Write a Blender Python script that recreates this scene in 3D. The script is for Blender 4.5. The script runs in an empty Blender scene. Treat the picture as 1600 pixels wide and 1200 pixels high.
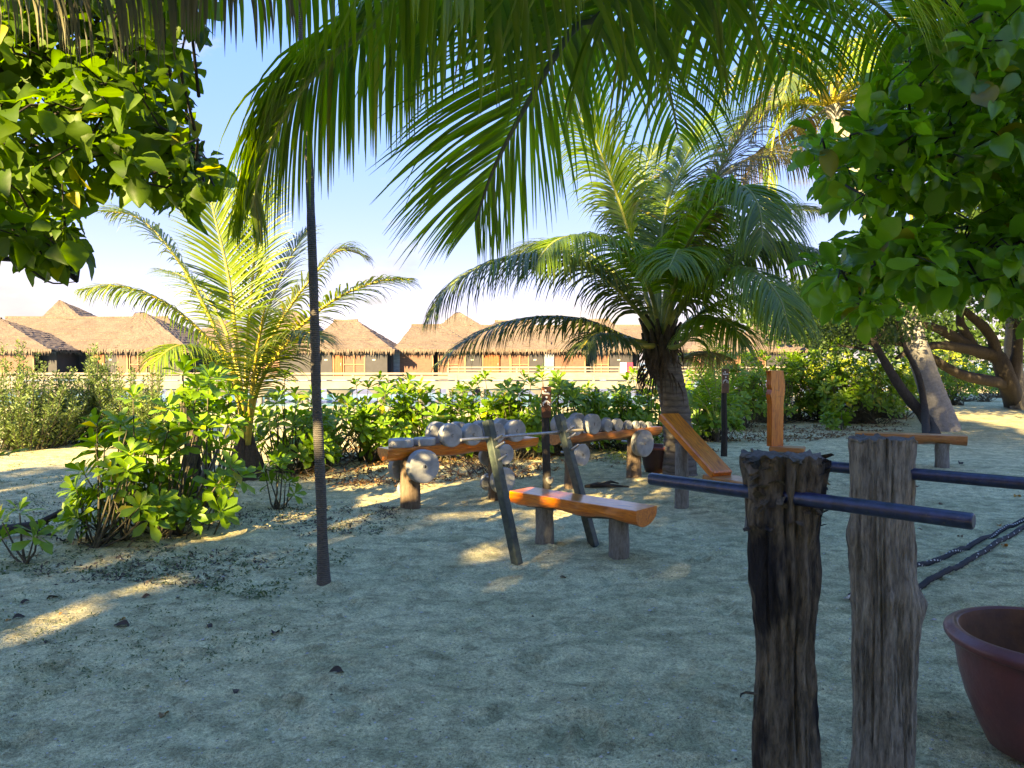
import bpy, math, random
import numpy as np
from mathutils import Vector, Matrix
R = math.radians
PI = math.pi
random.seed(7); RNG = np.random.RandomState(11)
sc = bpy.context.scene
col = sc.collection

# ---------------------------------------------------------------- camera, sky, sun, exposure
F = 1180.0; PITCH = math.atan(34/1180.0); EYE = 1.6
cam_d = bpy.data.cameras.new('camera'); cam = bpy.data.objects.new('camera', cam_d); col.objects.link(cam)
cam_d.sensor_width = 36.0; cam_d.lens = F/1600*36.0; cam_d.clip_end = 4000; cam_d.clip_start = 0.05
cam.location = (0, 0, EYE); cam.rotation_euler = (R(90)-PITCH, 0, 0)
sc.camera = cam

SUN_EL, SUN_AZ = R(21), R(207)          # azimuth of the sun measured from +Y towards +X : behind the viewer, to the left
SUN_DIR = Vector((math.sin(SUN_AZ)*math.cos(SUN_EL), math.cos(SUN_AZ)*math.cos(SUN_EL), math.sin(SUN_EL)))
world = bpy.data.worlds.new('World'); sc.world = world; world.use_nodes = True
nt = world.node_tree; nt.nodes.clear()
def N(nt, t, **kw):
    n = nt.nodes.new(t)
    for k, v in kw.items(): setattr(n, k, v)
    return n
L = nt.links.new
out = N(nt, 'ShaderNodeOutputWorld'); bg = N(nt, 'ShaderNodeBackground'); bg.inputs[1].default_value = 0.15
sky = N(nt, 'ShaderNodeTexSky', sky_type='NISHITA'); sky.sun_disc = False
sky.sun_elevation = SUN_EL; sky.sun_rotation = SUN_AZ; sky.air_density = 1.0; sky.dust_density = 0.3; sky.ozone_density = 2.2
hs = N(nt, 'ShaderNodeHueSaturation'); hs.inputs['Saturation'].default_value = 4.1; hs.inputs['Value'].default_value = 0.95; hs.inputs['Hue'].default_value = 0.499
gm = N(nt, 'ShaderNodeGamma'); gm.inputs[1].default_value = 0.1; L(sky.outputs[0], gm.inputs[0]); tn = N(nt, 'ShaderNodeMix', data_type='RGBA', blend_type='MULTIPLY'); tn.inputs[0].default_value = 1; tn.inputs[7].default_value = (0.968, 0.966, 1.115, 1); L(gm.outputs[0], tn.inputs[6]); L(tn.outputs[2], hs.inputs['Color'])
tc = N(nt, 'ShaderNodeTexCoord'); sep = N(nt, 'ShaderNodeSeparateXYZ'); L(tc.outputs['Generated'], sep.inputs[0])
def M(nt, op, a, b=None, clamp=False):
    n = N(nt, 'ShaderNodeMath', operation=op); n.use_clamp = clamp
    for i, v in enumerate((a, b)):
        if v is None: continue
        if isinstance(v, (int, float)): n.inputs[i].default_value = v
        else: L2 = nt.links.new(v, n.inputs[i])
    return n.outputs[0]
zc = M(nt, 'MAXIMUM', sep.outputs[2], 0.0)
cmb = N(nt, 'ShaderNodeCombineXYZ'); L(sep.outputs[0], cmb.inputs[0]); L(sep.outputs[1], cmb.inputs[1]); L(M(nt, 'MULTIPLY', sep.outputs[2], 2.6), cmb.inputs[2])
no = N(nt, 'ShaderNodeTexNoise'); no.inputs['Scale'].default_value = 5.2; no.inputs['Detail'].default_value = 7; no.inputs['Roughness'].default_value = 0.55
L(cmb.outputs[0], no.inputs['Vector'])
# more cloud low down, almost none overhead
low = M(nt, 'MULTIPLY', zc, -1.0); low = M(nt, 'ADD', low, 0.17); low = M(nt, 'MAXIMUM', low, -0.10)
nn = M(nt, 'ADD', no.outputs[0], low)
rmp = N(nt, 'ShaderNodeMapRange'); rmp.inputs[1].default_value = 0.53; rmp.inputs[2].default_value = 0.68; rmp.clamp = True
L(nn, rmp.inputs[0])
n2 = N(nt, 'ShaderNodeTexNoise'); n2.inputs['Scale'].default_value = 9.0; n2.inputs['Detail'].default_value = 4; L(cmb.outputs[0], n2.inputs['Vector'])
crc = N(nt, 'ShaderNodeValToRGB'); crc.color_ramp.elements[0].position = .38; crc.color_ramp.elements[1].position = .62
crc.color_ramp.elements[0].color = (.30, .37, .58, 1); crc.color_ramp.elements[1].color = (.50, .53, .74, 1)
L(n2.outputs[0], crc.inputs[0])
mx = N(nt, 'ShaderNodeMix', data_type='RGBA'); L(M(nt, 'MULTIPLY', rmp.outputs[0], 0.8), mx.inputs[0]); L(hs.outputs[0], mx.inputs[6]); L(crc.outputs[0], mx.inputs[7])
L(mx.outputs[2], bg.inputs[0]); L(bg.outputs[0], out.inputs[0])

sl = bpy.data.lights.new('sun', 'SUN'); sl.energy = 2.0; sl.angle = R(0.5); sl.color = (1.0, 0.92, 0.80)
sun = bpy.data.objects.new('sun', sl); col.objects.link(sun)
sun.rotation_euler = (-SUN_DIR).to_track_quat('-Z', 'Y').to_euler()
sc.view_settings.view_transform = 'Standard'; sc.view_settings.look = 'None'
sc.view_settings.exposure = 3.8; sc.view_settings.gamma = 1.0; sc.view_settings.use_curve_mapping = False
sc.view_settings.use_white_balance = True; sc.view_settings.white_balance_temperature = 14500; sc.view_settings.white_balance_tint = 2
sc.cycles.max_bounces = 8; sc.cycles.transparent_max_bounces = 8
sc.cycles.use_denoising = True

# ---------------------------------------------------------------- pixel helpers (photo pixels, 1600 wide)
CP, SP = math.cos(PITCH), math.sin(PITCH)
def P(px, py, Y):
    uu = (px-800)/F; vv = -(py-600)/F
    d = Vector((uu, CP+vv*SP, -SP+vv*CP))
    return Vector((0, 0, EYE)) + d*(Y/d.y)
def G(px, py, z=0.0):
    uu = (px-800)/F; vv = -(py-600)/F
    d = Vector((uu, CP+vv*SP, -SP+vv*CP))
    return Vector((0, 0, EYE)) + d*((z-EYE)/d.z)
def px_size(p, size):
    return size*F/max(0.3, p[1])
def in_view(p, m=60):
    if p[1] < 0.4: return False
    y = p[1]; uu = p[0]/y*F+800; vv = 566-(p[2]-EYE)/y*F
    return -m < uu < 1600+m and -m < vv < 1200+m

# ---------------------------------------------------------------- numpy noise
_LAT = np.random.RandomState(3).rand(256, 256).astype(np.float64)
def vnoise(x, y):
    xi = np.floor(x).astype(int); yi = np.floor(y).astype(int); xf = x-xi; yf = y-yi
    xf = xf*xf*(3-2*xf); yf = yf*yf*(3-2*yf)
    a = _LAT[xi & 255, yi & 255]; b = _LAT[(xi+1) & 255, yi & 255]; c = _LAT[xi & 255, (yi+1) & 255]; d = _LAT[(xi+1) & 255, (yi+1) & 255]
    return (a*(1-xf)+b*xf)*(1-yf)+(c*(1-xf)+d*xf)*yf - 0.5
def fbm(x, y, o=4):
    s = 0; a = 1
    for i in range(o):
        s = s + a*vnoise(x*2**i+17*i, y*2**i-9*i); a *= .5
    return s
def sstep(a, b, x):
    t = np.clip((x-a)/(b-a), 0, 1); return t*t*(3-2*t)
_fp = np.random.RandomState(77); _FP = [( _fp.uniform(-.75, .75)*yy_, yy_, _fp.uniform(0, PI), _fp.uniform(.7, 1.2)) for yy_ in 1.8+_fp.rand(230)**1.3*8.5]
def prints(x, y):
    h = np.zeros_like(x)
    for fx, fy, fa, fs in _FP:
        m_ = (np.abs(x-fx) < .3) & (np.abs(y-fy) < .3)
        if not m_.any(): continue
        dx = x[m_]-fx; dy = y[m_]-fy; a = (dx*math.cos(fa)+dy*math.sin(fa))/.125; b_ = (-dx*math.sin(fa)+dy*math.cos(fa))/.05; r_ = a*a+b_*b_
        h[m_] += fs*(-.020*np.exp(-r_*r_)+.011*np.exp(-(np.sqrt(r_)-1.45)**2*7))
    return h
_MD = [(p_[0], p_[1], r_, h_) for (p_, r_, h_) in ((G(506, 908), .16, .035), (G(850, 850), .2, .03), (G(975, 872), .22, .035), (G(640, 800), .28, .04), (G(772, 780), .22, .03), (G(1067, 795), .2, .03), (G(808, 878), .12, .02), (G(927, 848), .12, .02), (G(1003, 750), .25, .03), (G(300, 800), .3, .04))]
def ground_z(x, y, fine=True):
    x = np.asarray(x, float); y = np.asarray(y, float)
    near = 1-sstep(12, 30, y)
    h = 0.05*fbm(x*.45+3, y*.45) + near*(0.03*fbm(x*1.7, y*1.7+5, 3)+0.018*fbm(x*5.5, y*5.5, 4))
    # scuffed furrows across the sand
    fu = np.sin((x*.55+y*1.0+.6*fbm(x*.8, y*.8, 2))*34)*0.006*near*sstep(.05, .3, fbm(x*.7+40, y*.7, 2))
    shore = 27+45*sstep(9, 24, x)
    for mx_, my_, mr_, mh_ in _MD: h = h+mh_*np.exp(-((x-mx_)**2+(y-my_)**2)/mr_**2)
    if fine:
        xa_ = np.atleast_1d(x); h = h+prints(xa_, np.atleast_1d(y)+0*xa_).reshape(np.shape(h))
        rough = sstep(-.25, .25, fbm(x*.9+60, y*.9, 2)); n8 = 1-sstep(6, 13, y)
        h = h+n8*(.004+.008*rough)*fbm(x*22, y*22, 3)
    h = h + fu - 2.2*sstep(0, 9, y-shore)
    return h
def gz(x, y): return float(ground_z(x, y, False))

# ---------------------------------------------------------------- object helpers
def tag(o, label=None, cat=None, group=None, kind=None):
    if label: o['label'] = label
    if cat: o['category'] = cat
    if group: o['group'] = group
    if kind: o['kind'] = kind
    return o
def empty(name, loc=(0, 0, 0), rot=(0, 0, 0), **kw):
    o = bpy.data.objects.new(name, None); col.objects.link(o); o.location = loc; o.rotation_euler = rot
    o.empty_display_size = .1
    return tag(o, **kw)
def link_mesh(name, me, mat=None, parent=None, **kw):
    if mat is not None and not me.materials: me.materials.append(mat)
    o = bpy.data.objects.new(name, me); col.objects.link(o)
    if parent is not None: o.parent = parent
    return tag(o, **kw)
def np_mesh(name, V, Q, smooth=True):
    V = np.asarray(V, np.float32).reshape(-1, 3); Q = np.asarray(Q, np.int32)
    me = bpy.data.meshes.new(name); k = Q.shape[1]; n = len(Q)
    me.vertices.add(len(V)); me.vertices.foreach_set('co', V.ravel())
    me.loops.add(n*k); me.loops.foreach_set('vertex_index', Q.ravel())
    me.polygons.add(n); me.polygons.foreach_set('loop_start', np.arange(0, n*k, k, dtype=np.int32))
    me.polygons.foreach_set('use_smooth', np.full(n, smooth))
    me.update(calc_edges=True); me.validate()
    return me
class MB:
    def __init__(s): s.v = []; s.f = []; s.sm = []
    def add(s, vs, fs, smooth=False):
        o = len(s.v); s.v += [tuple(p) for p in vs]; s.f += [[i+o for i in q] for q in fs]; s.sm += [smooth]*len(fs)
    def box(s, c, d, rz=0, M4=None, bev=0.0):
        x, y, z = d[0]/2, d[1]/2, d[2]/2
        if bev > 0:
            b = bev; vs = []; 
            for sx in (-1, 1):
                for sy in (-1, 1):
                    for sz in (-1, 1):
                        vs += [(sx*(x-b), sy*(y-b), sz*z), (sx*(x-b), sy*y, sz*(z-b)), (sx*x, sy*(y-b), sz*(z-b))]
            import itertools
            fs = []
            def idx(sx, sy, sz, k): return (((sx+1)//2)*4+((sy+1)//2)*2+((sz+1)//2))*3+k
            for sz in (-1, 1):
                q = [idx(-1, -1, sz, 0), idx(1, -1, sz, 0), idx(1, 1, sz, 0), idx(-1, 1, sz, 0)]; fs.append(q if sz > 0 else q[::-1])
            for sy in (-1, 1):
                q = [idx(-1, sy, -1, 1), idx(1, sy, -1, 1), idx(1, sy, 1, 1), idx(-1, sy, 1, 1)]; fs.append(q if sy < 0 else q[::-1])
            for sx in (-1, 1):
                q = [idx(sx, -1, -1, 2), idx(sx, 1, -1, 2), idx(sx, 1, 1, 2), idx(sx, -1, 1, 2)]; fs.append(q if sx > 0 else q[::-1])
            for sx in (-1, 1):
                for sy in (-1, 1):
                    q = [idx(sx, sy, -1, 1), idx(sx, sy, -1, 2), idx(sx, sy, 1, 2), idx(sx, sy, 1, 1)]; fs.append(q if sx*sy < 0 else q[::-1])
                for sz in (-1, 1):
                    q = [idx(sx, -1, sz, 0), idx(sx, -1, sz, 2), idx(sx, 1, sz, 2), idx(sx, 1, sz, 0)]; fs.append(q)
            for sy in (-1, 1):
                for sz in (-1, 1):
                    fs.append([idx(-1, sy, sz, 0), idx(-1, sy, sz, 1), idx(1, sy, sz, 1), idx(1, sy, sz, 0)])
            for sx in (-1, 1):
                for sy in (-1, 1):
                    for sz in (-1, 1): fs.append([idx(sx, sy, sz, 0), idx(sx, sy, sz, 1), idx(sx, sy, sz, 2)])
        else:
            vs = [(-x, -y, -z), (x, -y, -z), (x, y, -z), (-x, y, -z), (-x, -y, z), (x, -y, z), (x, y, z), (-x, y, z)]
            fs = [(0, 3, 2, 1), (4, 5, 6, 7), (0, 1, 5, 4), (1, 2, 6, 5), (2, 3, 7, 6), (3, 0, 4, 7)]
        m = M4 if M4 is not None else Matrix.Translation(c) @ Matrix.Rotation(rz, 4, 'Z')
        s.add([m @ Vector(p) for p in vs], fs)
        return s
    def tube(s, pts, rad, n=8, caps=True, wob=0.0, smooth=True):
        pts = [Vector(p) for p in pts]; k = len(pts)
        if not hasattr(rad, '__len__'): rad = [rad]*k
        vs = []; ref = None
        for i, p in enumerate(pts):
            t = (pts[min(i+1, k-1)]-pts[max(i-1, 0)]).normalized()
            if ref is None: ref = Vector((0, 0, 1)) if abs(t.z) < .9 else Vector((1, 0, 0))
            a = (ref - t*ref.dot(t)).normalized(); b = t.cross(a); ref = a
            for j in range(n):
                th = 2*PI*j/n; r = rad[i]*(1+wob*(random.random()-.5))
                vs.append(p+(a*math.cos(th)+b*math.sin(th))*r)
        fs = [(i*n+j, i*n+(j+1) % n, (i+1)*n+(j+1) % n, (i+1)*n+j) for i in range(k-1) for j in range(n)]
        s.add(vs, fs, smooth)
        if caps:
            s.add(vs[:n], [list(range(n))[::-1]]); s.add(vs[-n:], [list(range(n))])
        return s
    def lathe(s, prof, n=32, c=(0, 0, 0), wob=None, smooth=True):
        vs = []
        for i, (r, z) in enumerate(prof):
            for j in range(n):
                th = 2*PI*j/n; rr = r*(1 if wob is None else 1+wob(th, z))
                vs.append((c[0]+rr*math.cos(th), c[1]+rr*math.sin(th), c[2]+z))
        fs = [(i*n+j, i*n+(j+1) % n, (i+1)*n+(j+1) % n, (i+1)*n+j) for i in range(len(prof)-1) for j in range(n)]
        s.add(vs, fs, smooth); return s
    def mesh(s, name):
        me = bpy.data.meshes.new(name); me.from_pydata(s.v, [], s.f); me.polygons.foreach_set('use_smooth', s.sm); me.update(); return me
    def build(s, name, mat=None, parent=None, **kw):
        return link_mesh(name, s.mesh(name), mat, parent, **kw)
def spline(ctrl, n):
    c = [Vector(p) for p in ctrl]; c = [c[0]*2-c[1]]+c+[c[-1]*2-c[-2]]; out = []
    seg = len(c)-3
    for i in range(n):
        t = i/(n-1)*seg; k = min(int(t), seg-1); f = t-k
        p0, p1, p2, p3 = c[k:k+4]
        out.append(.5*((2*p1)+(p2-p0)*f+(2*p0-5*p1+4*p2-p3)*f*f+(3*p1-p0-3*p2+p3)*f**3))
    return out

# ---------------------------------------------------------------- materials
def new_mat(name):
    m = bpy.data.materials.new(name); m.use_nodes = True; t = m.node_tree; t.nodes.clear()
    o = N(t, 'ShaderNodeOutputMaterial'); b = N(t, 'ShaderNodeBsdfPrincipled'); t.links.new(b.outputs[0], o.inputs[0])
    return m, t, b, o
def ramp(t, fac, stops):
    r = N(t, 'ShaderNodeValToRGB'); e = r.color_ramp.elements
    while len(e) < len(stops): e.new(.5)
    for i, (p, c) in enumerate(stops): e[i].position = p; e[i].color = (*c, 1)
    t.links.new(fac, r.inputs[0]); return r.outputs[0]
def noise(t, vec, scale, det=4, rough=.55, dist=0.0):
    n = N(t, 'ShaderNodeTexNoise'); n.inputs['Scale'].default_value = scale; n.inputs['Detail'].default_value = det
    n.inputs['Roughness'].default_value = rough; n.inputs['Distortion'].default_value = dist
    t.links.new(vec, n.inputs['Vector']); return n.outputs[0]
def coords(t, kind='Object', sc_=(1, 1, 1)):
    c = N(t, 'ShaderNodeTexCoord'); m = N(t, 'ShaderNodeMapping'); m.inputs['Scale'].default_value = sc_
    t.links.new(c.outputs[kind], m.inputs['Vector']); return m.outputs[0]
def bump(t, b, h, strength=.5, dist=.01, prev=None):
    n = N(t, 'ShaderNodeBump'); n.inputs['Strength'].default_value = strength; n.inputs['Distance'].default_value = dist
    t.links.new(h, n.inputs['Height'])
    if prev is not None: t.links.new(prev, n.inputs['Normal'])
    t.links.new(n.outputs[0], b.inputs['Normal']); return n.outputs[0]
def mixc(t, fac, a, b, mode='MIX'):
    m = N(t, 'ShaderNodeMix', data_type='RGBA', blend_type=mode)
    for i, v in ((0, fac), (6, a), (7, b)):
        if isinstance(v, (int, float)): m.inputs[i].default_value = v
        elif isinstance(v, tuple): m.inputs[i].default_value = (*v, 1)
        else: t.links.new(v, m.inputs[i])
    return m.outputs[2]
def rand_out(t):
    oi = N(t, 'ShaderNodeObjectInfo'); g = N(t, 'ShaderNodeNewGeometry')
    return M(t, 'FRACT', M(t, 'ADD', oi.outputs['Random'], g.outputs['Random Per Island']))
def leaf_mat(name, c1, c2, c3, rough=.4, trans=.35, tint=(1.2, 1.3, .5), yellow=None, spec=.5):
    m, t, b, o = new_mat(name); r = rand_out(t)
    stops = [(0, c1), (.5, c2), (.975, c3)]
    if yellow: stops.append((.985, yellow))
    c = ramp(t, r, stops)
    nz = noise(t, coords(t, 'Object'), 9, 3); c = mixc(t, M(t, 'MULTIPLY', nz, .35), c, tuple(x*.55 for x in c2))
    t.links.new(c, b.inputs['Base Color']); b.inputs['Roughness'].default_value = rough; b.inputs['Specular IOR Level'].default_value = spec
    tr = N(t, 'ShaderNodeBsdfTranslucent'); tcx = mixc(t, 1.0, c, tint, 'MULTIPLY'); t.links.new(tcx, tr.inputs[0])
    ms = N(t, 'ShaderNodeMixShader'); ms.inputs[0].default_value = trans
    t.links.new(b.outputs[0], ms.inputs[1]); t.links.new(tr.outputs[0], ms.inputs[2]); t.links.new(ms.outputs[0], o.inputs[0])
    return m
def plain(name, c, rough=.6, metal=0, var=.25, scale=12, bmp=.2, coat=0, c2=None, bd=.01):
    m, t, b, o = new_mat(name); v = coords(t); n = noise(t, v, scale, 5)
    c2 = c2 or tuple(x*(1-var) for x in c)
    t.links.new(ramp(t, n, [(.36, c2), (.64, c)]), b.inputs['Base Color'])
    b.inputs['Roughness'].default_value = rough; b.inputs['Metallic'].default_value = metal; b.inputs['Coat Weight'].default_value = coat
    b.inputs['Coat Roughness'].default_value = .12
    if bmp: bump(t, b, noise(t, v, scale*3, 4), bmp, bd)
    return m
MT = {}
# sand
m, t, b, o = new_mat('sand'); v = coords(t)
big = noise(t, v, .5, 4, .6); mid = noise(t, v, 3.2, 5, .6); fine = noise(t, v, 60, 3, .7); gr = noise(t, v, 230, 2, .6)
c = ramp(t, mid, [(.3, (.60, .50, .33)), (.55, (.74, .62, .41)), (.75, (.82, .71, .48))])
c = mixc(t, M(t, 'MULTIPLY', ramp(t, big, [(.45, (0, 0, 0)), (.62, (1, 1, 1))]), .35), c, (.42, .42, .28))
c = mixc(t, ramp(t, noise(t, v, 1.1, 5, .6, .8), [(.5, (0, 0, 0)), (.62, (.55, .55, .55))]), c, (.62, .62, .50)); c = mixc(t, ramp(t, noise(t, coords(t, 'Object', (1.3, 1.3, 1)), 1.7, 5, .65, .5), [(.55, (0, 0, 0)), (.66, (.6, .6, .6))]), c, (.50, .45, .28)); sp_ = noise(t, v, 24, 4, .7); c = mixc(t, .4, c, ramp(t, sp_, [(.40, (.30, .27, .20)), (.60, (.95, .82, .58))])); c = mixc(t, .6, c, ramp(t, fine, [(.40, (.26, .23, .17)), (.5, (.74, .63, .43)), (.60, (1, .92, .72))]))
c = mixc(t, .4, c, ramp(t, gr, [(.40, (.20, .19, .14)), (.5, (.55, .51, .38)), (.60, (.95, .90, .73))]))
c = mixc(t, .85, c, ramp(t, noise(t, v, 7, 6, .7, .4), [(.36, (.58, .56, .54)), (.5, (.96, .95, .95)), (.62, (1.2, 1.18, 1.15))]), 'MULTIPLY')
c = mixc(t, .9, c, ramp(t, noise(t, coords(t, 'Object', (1.0, 2.2, 1)), 1.3, 5, .65, 1.2), [(.38, (.72, .74, .70)), (.52, (.98, .97, .95)), (.64, (1.12, 1.10, 1.08))]), 'MULTIPLY')
c = mixc(t, 1.0, c, (1.06, 1.05, .82), 'MULTIPLY')
t.links.new(c, b.inputs['Base Color']); b.inputs['Roughness'].default_value = .95; b.inputs['Specular IOR Level'].default_value = .15
n1 = bump(t, b, mid, .6, .08); n2_ = bump(t, b, noise(t, v, 18, 5, .65), 1.0, .035, n1); n3_ = bump(t, b, fine, 1.0, .016, n2_); bump(t, b, gr, .8, .006, n3_)
MT['sand'] = m
def bark_mat(name, dark, light, sx=14, sz=1.6, bmp=.9, patch=None, bd=.012):
    m, t, b, o = new_mat(name); v = coords(t, 'Object', (sx, sx, sz)); n = noise(t, v, 1.6, 7, .68, .6)
    c = ramp(t, n, [(.32, dark), (.5, tuple((a+b_)/2 for a, b_ in zip(dark, light))), (.68, light)])
    v2 = coords(t, 'Object', (3, 3, 1.2)); n2 = noise(t, v2, 1.8, 4)
    pf_ = ramp(t, n2, [(.47, (0, 0, 0)), (.56, (.9, .9, .9))])
    f = noise(t, coords(t, 'Object', (40, 40, 8)), 2.2, 4, .7)
    c = mixc(t, .55, c, ramp(t, f, [(.3, dark), (.7, light)]), 'MIX')
    if patch: c = mixc(t, pf_, c, patch)
    t.links.new(c, b.inputs['Base Color']); b.inputs['Roughness'].default_value = .85; b.inputs['Specular IOR Level'].default_value = .25
    p = bump(t, b, n, bmp, bd); bump(t, b, f, .7, bd*.5, p); return m
MT['bark_black'] = bark_mat('bark_black', (.004, .004, .005), (.27, .21, .14), 12, 2.6, 1.0, (.007, .007, .010), .03)
MT['bark_grey'] = bark_mat('bark_grey', (.02, .015, .011), (.50, .43, .33), 26, 2.0, 1.0, None, .022)
MT['bark_brown'] = bark_mat('bark_brown', (.05, .032, .02), (.27, .19, .13), 16, 2, 1.0)
MT['bark_leg'] = bark_mat('bark_leg', (.06, .052, .042), (.30, .28, .24), 9, 3, .7)
MT['bark_dark'] = bark_mat('bark_dark', (.012, .010, .008), (.075, .062, .05), 10, 4, .9)
MT['end_grain'] = bark_mat('end_grain', (.06, .05, .045), (.22, .19, .16), 6, 6, .8)
# palm trunk : rings
m, t, b, o = new_mat('palm_trunk'); v = coords(t, 'Object', (1, 1, 1)); w = N(t, 'ShaderNodeTexWave', bands_direction='Z'); w.inputs['Scale'].default_value = 3.4
w.inputs['Distortion'].default_value = 2.5; w.inputs['Detail'].default_value = 3; t.links.new(v, w.inputs['Vector']); n = noise(t, coords(t, 'Object', (6, 6, 22)), 1.5, 5, .6)
c = mixc(t, .6, ramp(t, w.outputs[1], [(.0, (.045, .038, .032)), (.25, (.125, .11, .095)), (1, (.17, .155, .135))]), ramp(t, n, [(.3, (.05, .04, .032)), (.7, (.20, .18, .16))]))
t.links.new(c, b.inputs['Base Color']); b.inputs['Roughness'].default_value = .9; p_ = bump(t, b, w.outputs[1], .5, .02); bump(t, b, n, .6, .01, p_); MT['palm_trunk'] = m
MT['palm_trunk_pale'] = bark_mat('palm_trunk_pale', (.13, .12, .105), (.36, .34, .31), 5, 9, .6)
# lacquered timber
def lacquer(name, a, b_, c_, coat=.5, rough=.35, vec=(1.2, 9, 9)):
    m, t, b, o = new_mat(name); v = coords(t, 'Object', vec); n = noise(t, v, 2.3, 6, .6, 1.4); f = noise(t, coords(t, 'Object', tuple(x*7.5 for x in vec)), 1.5, 3)
    c = ramp(t, n, [(.3, a), (.5, b_), (.7, c_)]); c = mixc(t, .3, c, ramp(t, f, [(.35, a), (.65, c_)]))
    k = noise(t, coords(t, 'Object', (2.5, 6, 6)), 1.2, 3); c = mixc(t, ramp(t, k, [(.62, (0, 0, 0)), (.72, (.8, .8, .8))]), c, tuple(x*.35 for x in a))
    t.links.new(c, b.inputs['Base Color']); b.inputs['Roughness'].default_value = rough; b.inputs['Coat Weight'].default_value = coat; b.inputs['Coat Roughness'].default_value = .15
    bump(t, b, n, .25, .004); return m
MT['lacquer'] = lacquer('lacquer', (.32, .055, .008), (.72, .165, .012), (.88, .27, .025))
MT['lacquer_v'] = lacquer('lacquer_v', (.32, .055, .008), (.68, .155, .012), (.85, .26, .025), vec=(9, 9, 1.2))
MT['lacquer_red'] = lacquer('lacquer_red', (.26, .065, .02), (.46, .15, .04), (.60, .24, .07), .3, .45)
MT['concrete'] = plain('concrete', (.40, .40, .38), .9, 0, .45, 9, .7, c2=(.26, .265, .255), bd=.006)
MT['green_paint'] = plain('green_paint', (.065, .085, .06), .55, 0, .5, 22, .3, c2=(.03, .042, .034))
MT['navy_paint'] = plain('navy_paint', (.014, .024, .075), .38, .0, .5, 35, .5, .3, c2=(.006, .010, .028), bd=.003)
_m = MT['navy_paint']; _t = _m.node_tree; _b = [n for n in _t.nodes if n.type == 'BSDF_PRINCIPLED'][0]; _src = _b.inputs['Base Color'].links[0].from_socket
_w = ramp(_t, noise(_t, coords(_t, 'Object', (14, 14, 40)), 2.6, 6, .75), [(.60, (0, 0, 0)), (.66, (1, 1, 1))]); _t.links.new(mixc(_t, _w, _src, (.10, .085, .07)), _b.inputs['Base Color'])
_r = N(_t, 'ShaderNodeMapRange'); _t.links.new(_w, _r.inputs[0]); _r.inputs[3].default_value = .33; _r.inputs[4].default_value = .75; _t.links.new(_r.outputs[0], _b.inputs['Roughness'])
MT['steel'] = plain('steel', (.42, .42, .41), .4, .7, .4, 40, .1)
MT['hole_shade'] = plain('hole_shade', (.02, .02, .02), .9, 0, .2, 10, 0)  # near-black inside the disc bores: shade of the recess put into colour
MT['sign_brown'] = plain('sign_brown', (.15, .045, .018), .4, 0, .6, 6, .2, .3, c2=(.045, .015, .009))
MT['white_paint'] = plain('white_paint', (.8, .79, .76), .5, 0, .1, 10, 0)
MT['pot'] = plain('pot', (.20, .055, .052), .42, 0, .5, 5, .5, .2, c2=(.13, .04, .045), bd=.01)
MT['pot_in'] = plain('pot_in', (.22, .07, .02), .6, 0, .5, 7, .3, c2=(.10, .03, .012))
MT['pot_dark'] = plain('pot_dark', (.06, .022, .018), .5, 0, .5, 5, .3)
MT['rope'] = plain('rope', (.016, .016, .02), .8, 0, .4, 60, .5, bd=.004)
MT['rope_fleck'] = plain('rope_fleck', (.62, .6, .55), .8, 0, .1, 20, 0)
# thin pole
m, t, b, o = new_mat('pole_cord'); w = N(t, 'ShaderNodeTexWave', bands_direction='Z'); w.inputs['Scale'].default_value = 22; w.inputs['Distortion'].default_value = 1.5
t.links.new(coords(t), w.inputs['Vector']); n = noise(t, coords(t, 'Object', (20, 20, 60)), 2, 4, .7); n0 = noise(t, coords(t, 'Object', (2, 2, 2)), 2, 3)
c = mixc(t, .5, ramp(t, w.outputs[1], [(.1, (.03, .028, .026)), (.7, (.14, .12, .10))]), ramp(t, n, [(.35, (.03, .028, .025)), (.65, (.22, .19, .16))])); c = mixc(t, .3, c, ramp(t, n0, [(.3, (.03, .03, .03)), (.7, (.2, .17, .13))]))
t.links.new(c, b.inputs['Base Color']); b.inputs['Roughness'].default_value = .9; p_ = bump(t, b, w.outputs[1], .8, .006); bump(t, b, n, .8, .004, p_); MT['pole'] = m
# villas
m, t, b, o = new_mat('thatch'); v = coords(t, 'Object', (5, 5, 1.2)); n = noise(t, v, 2.6, 6, .7, .5); g = noise(t, coords(t, 'Object', (1.2, 1.2, .5)), .8, 4)
c = ramp(t, n, [(.36, (.045, .032, .026)), (.5, (.14, .10, .078)), (.64, (.23, .175, .135))]); c = mixc(t, .35, c, ramp(t, g, [(.36, (.08, .055, .042)), (.64, (.18, .13, .098))]))
t.links.new(c, b.inputs['Base Color']); b.inputs['Roughness'].default_value = .95; bump(t, b, n, .9, .06); MT['thatch'] = m
def planks(name, a, c_, sx=0, sz=7):
    m, t, b, o = new_mat(name); w = N(t, 'ShaderNodeTexWave', bands_direction='Z' if sz else 'X'); w.inputs['Scale'].default_value = (sz or sx)*.5
    t.links.new(coords(t), w.inputs['Vector']); n = noise(t, coords(t, 'Object', (3, 3, 10)), 1.2, 4)
    c = mixc(t, ramp(t, w.outputs[1], [(0.02, (1, 1, 1)), (.14, (0, 0, 0))]), ramp(t, n, [(.3, a), (.7, c_)]), tuple(x*.35 for x in a))
    t.links.new(c, b.inputs['Base Color']); b.inputs['Roughness'].default_value = .7; return m
MT['w_brown'] = planks('w_brown', (.11, .045, .03), (.18, .08, .05))
MT['w_door'] = planks('w_door', (.20, .05, .014), (.30, .085, .025), 5, 0)
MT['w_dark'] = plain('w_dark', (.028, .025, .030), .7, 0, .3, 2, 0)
MT['w_stone'] = planks('w_stone', (.14, .17, .20), (.24, .27, .31), 0, 6)
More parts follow.
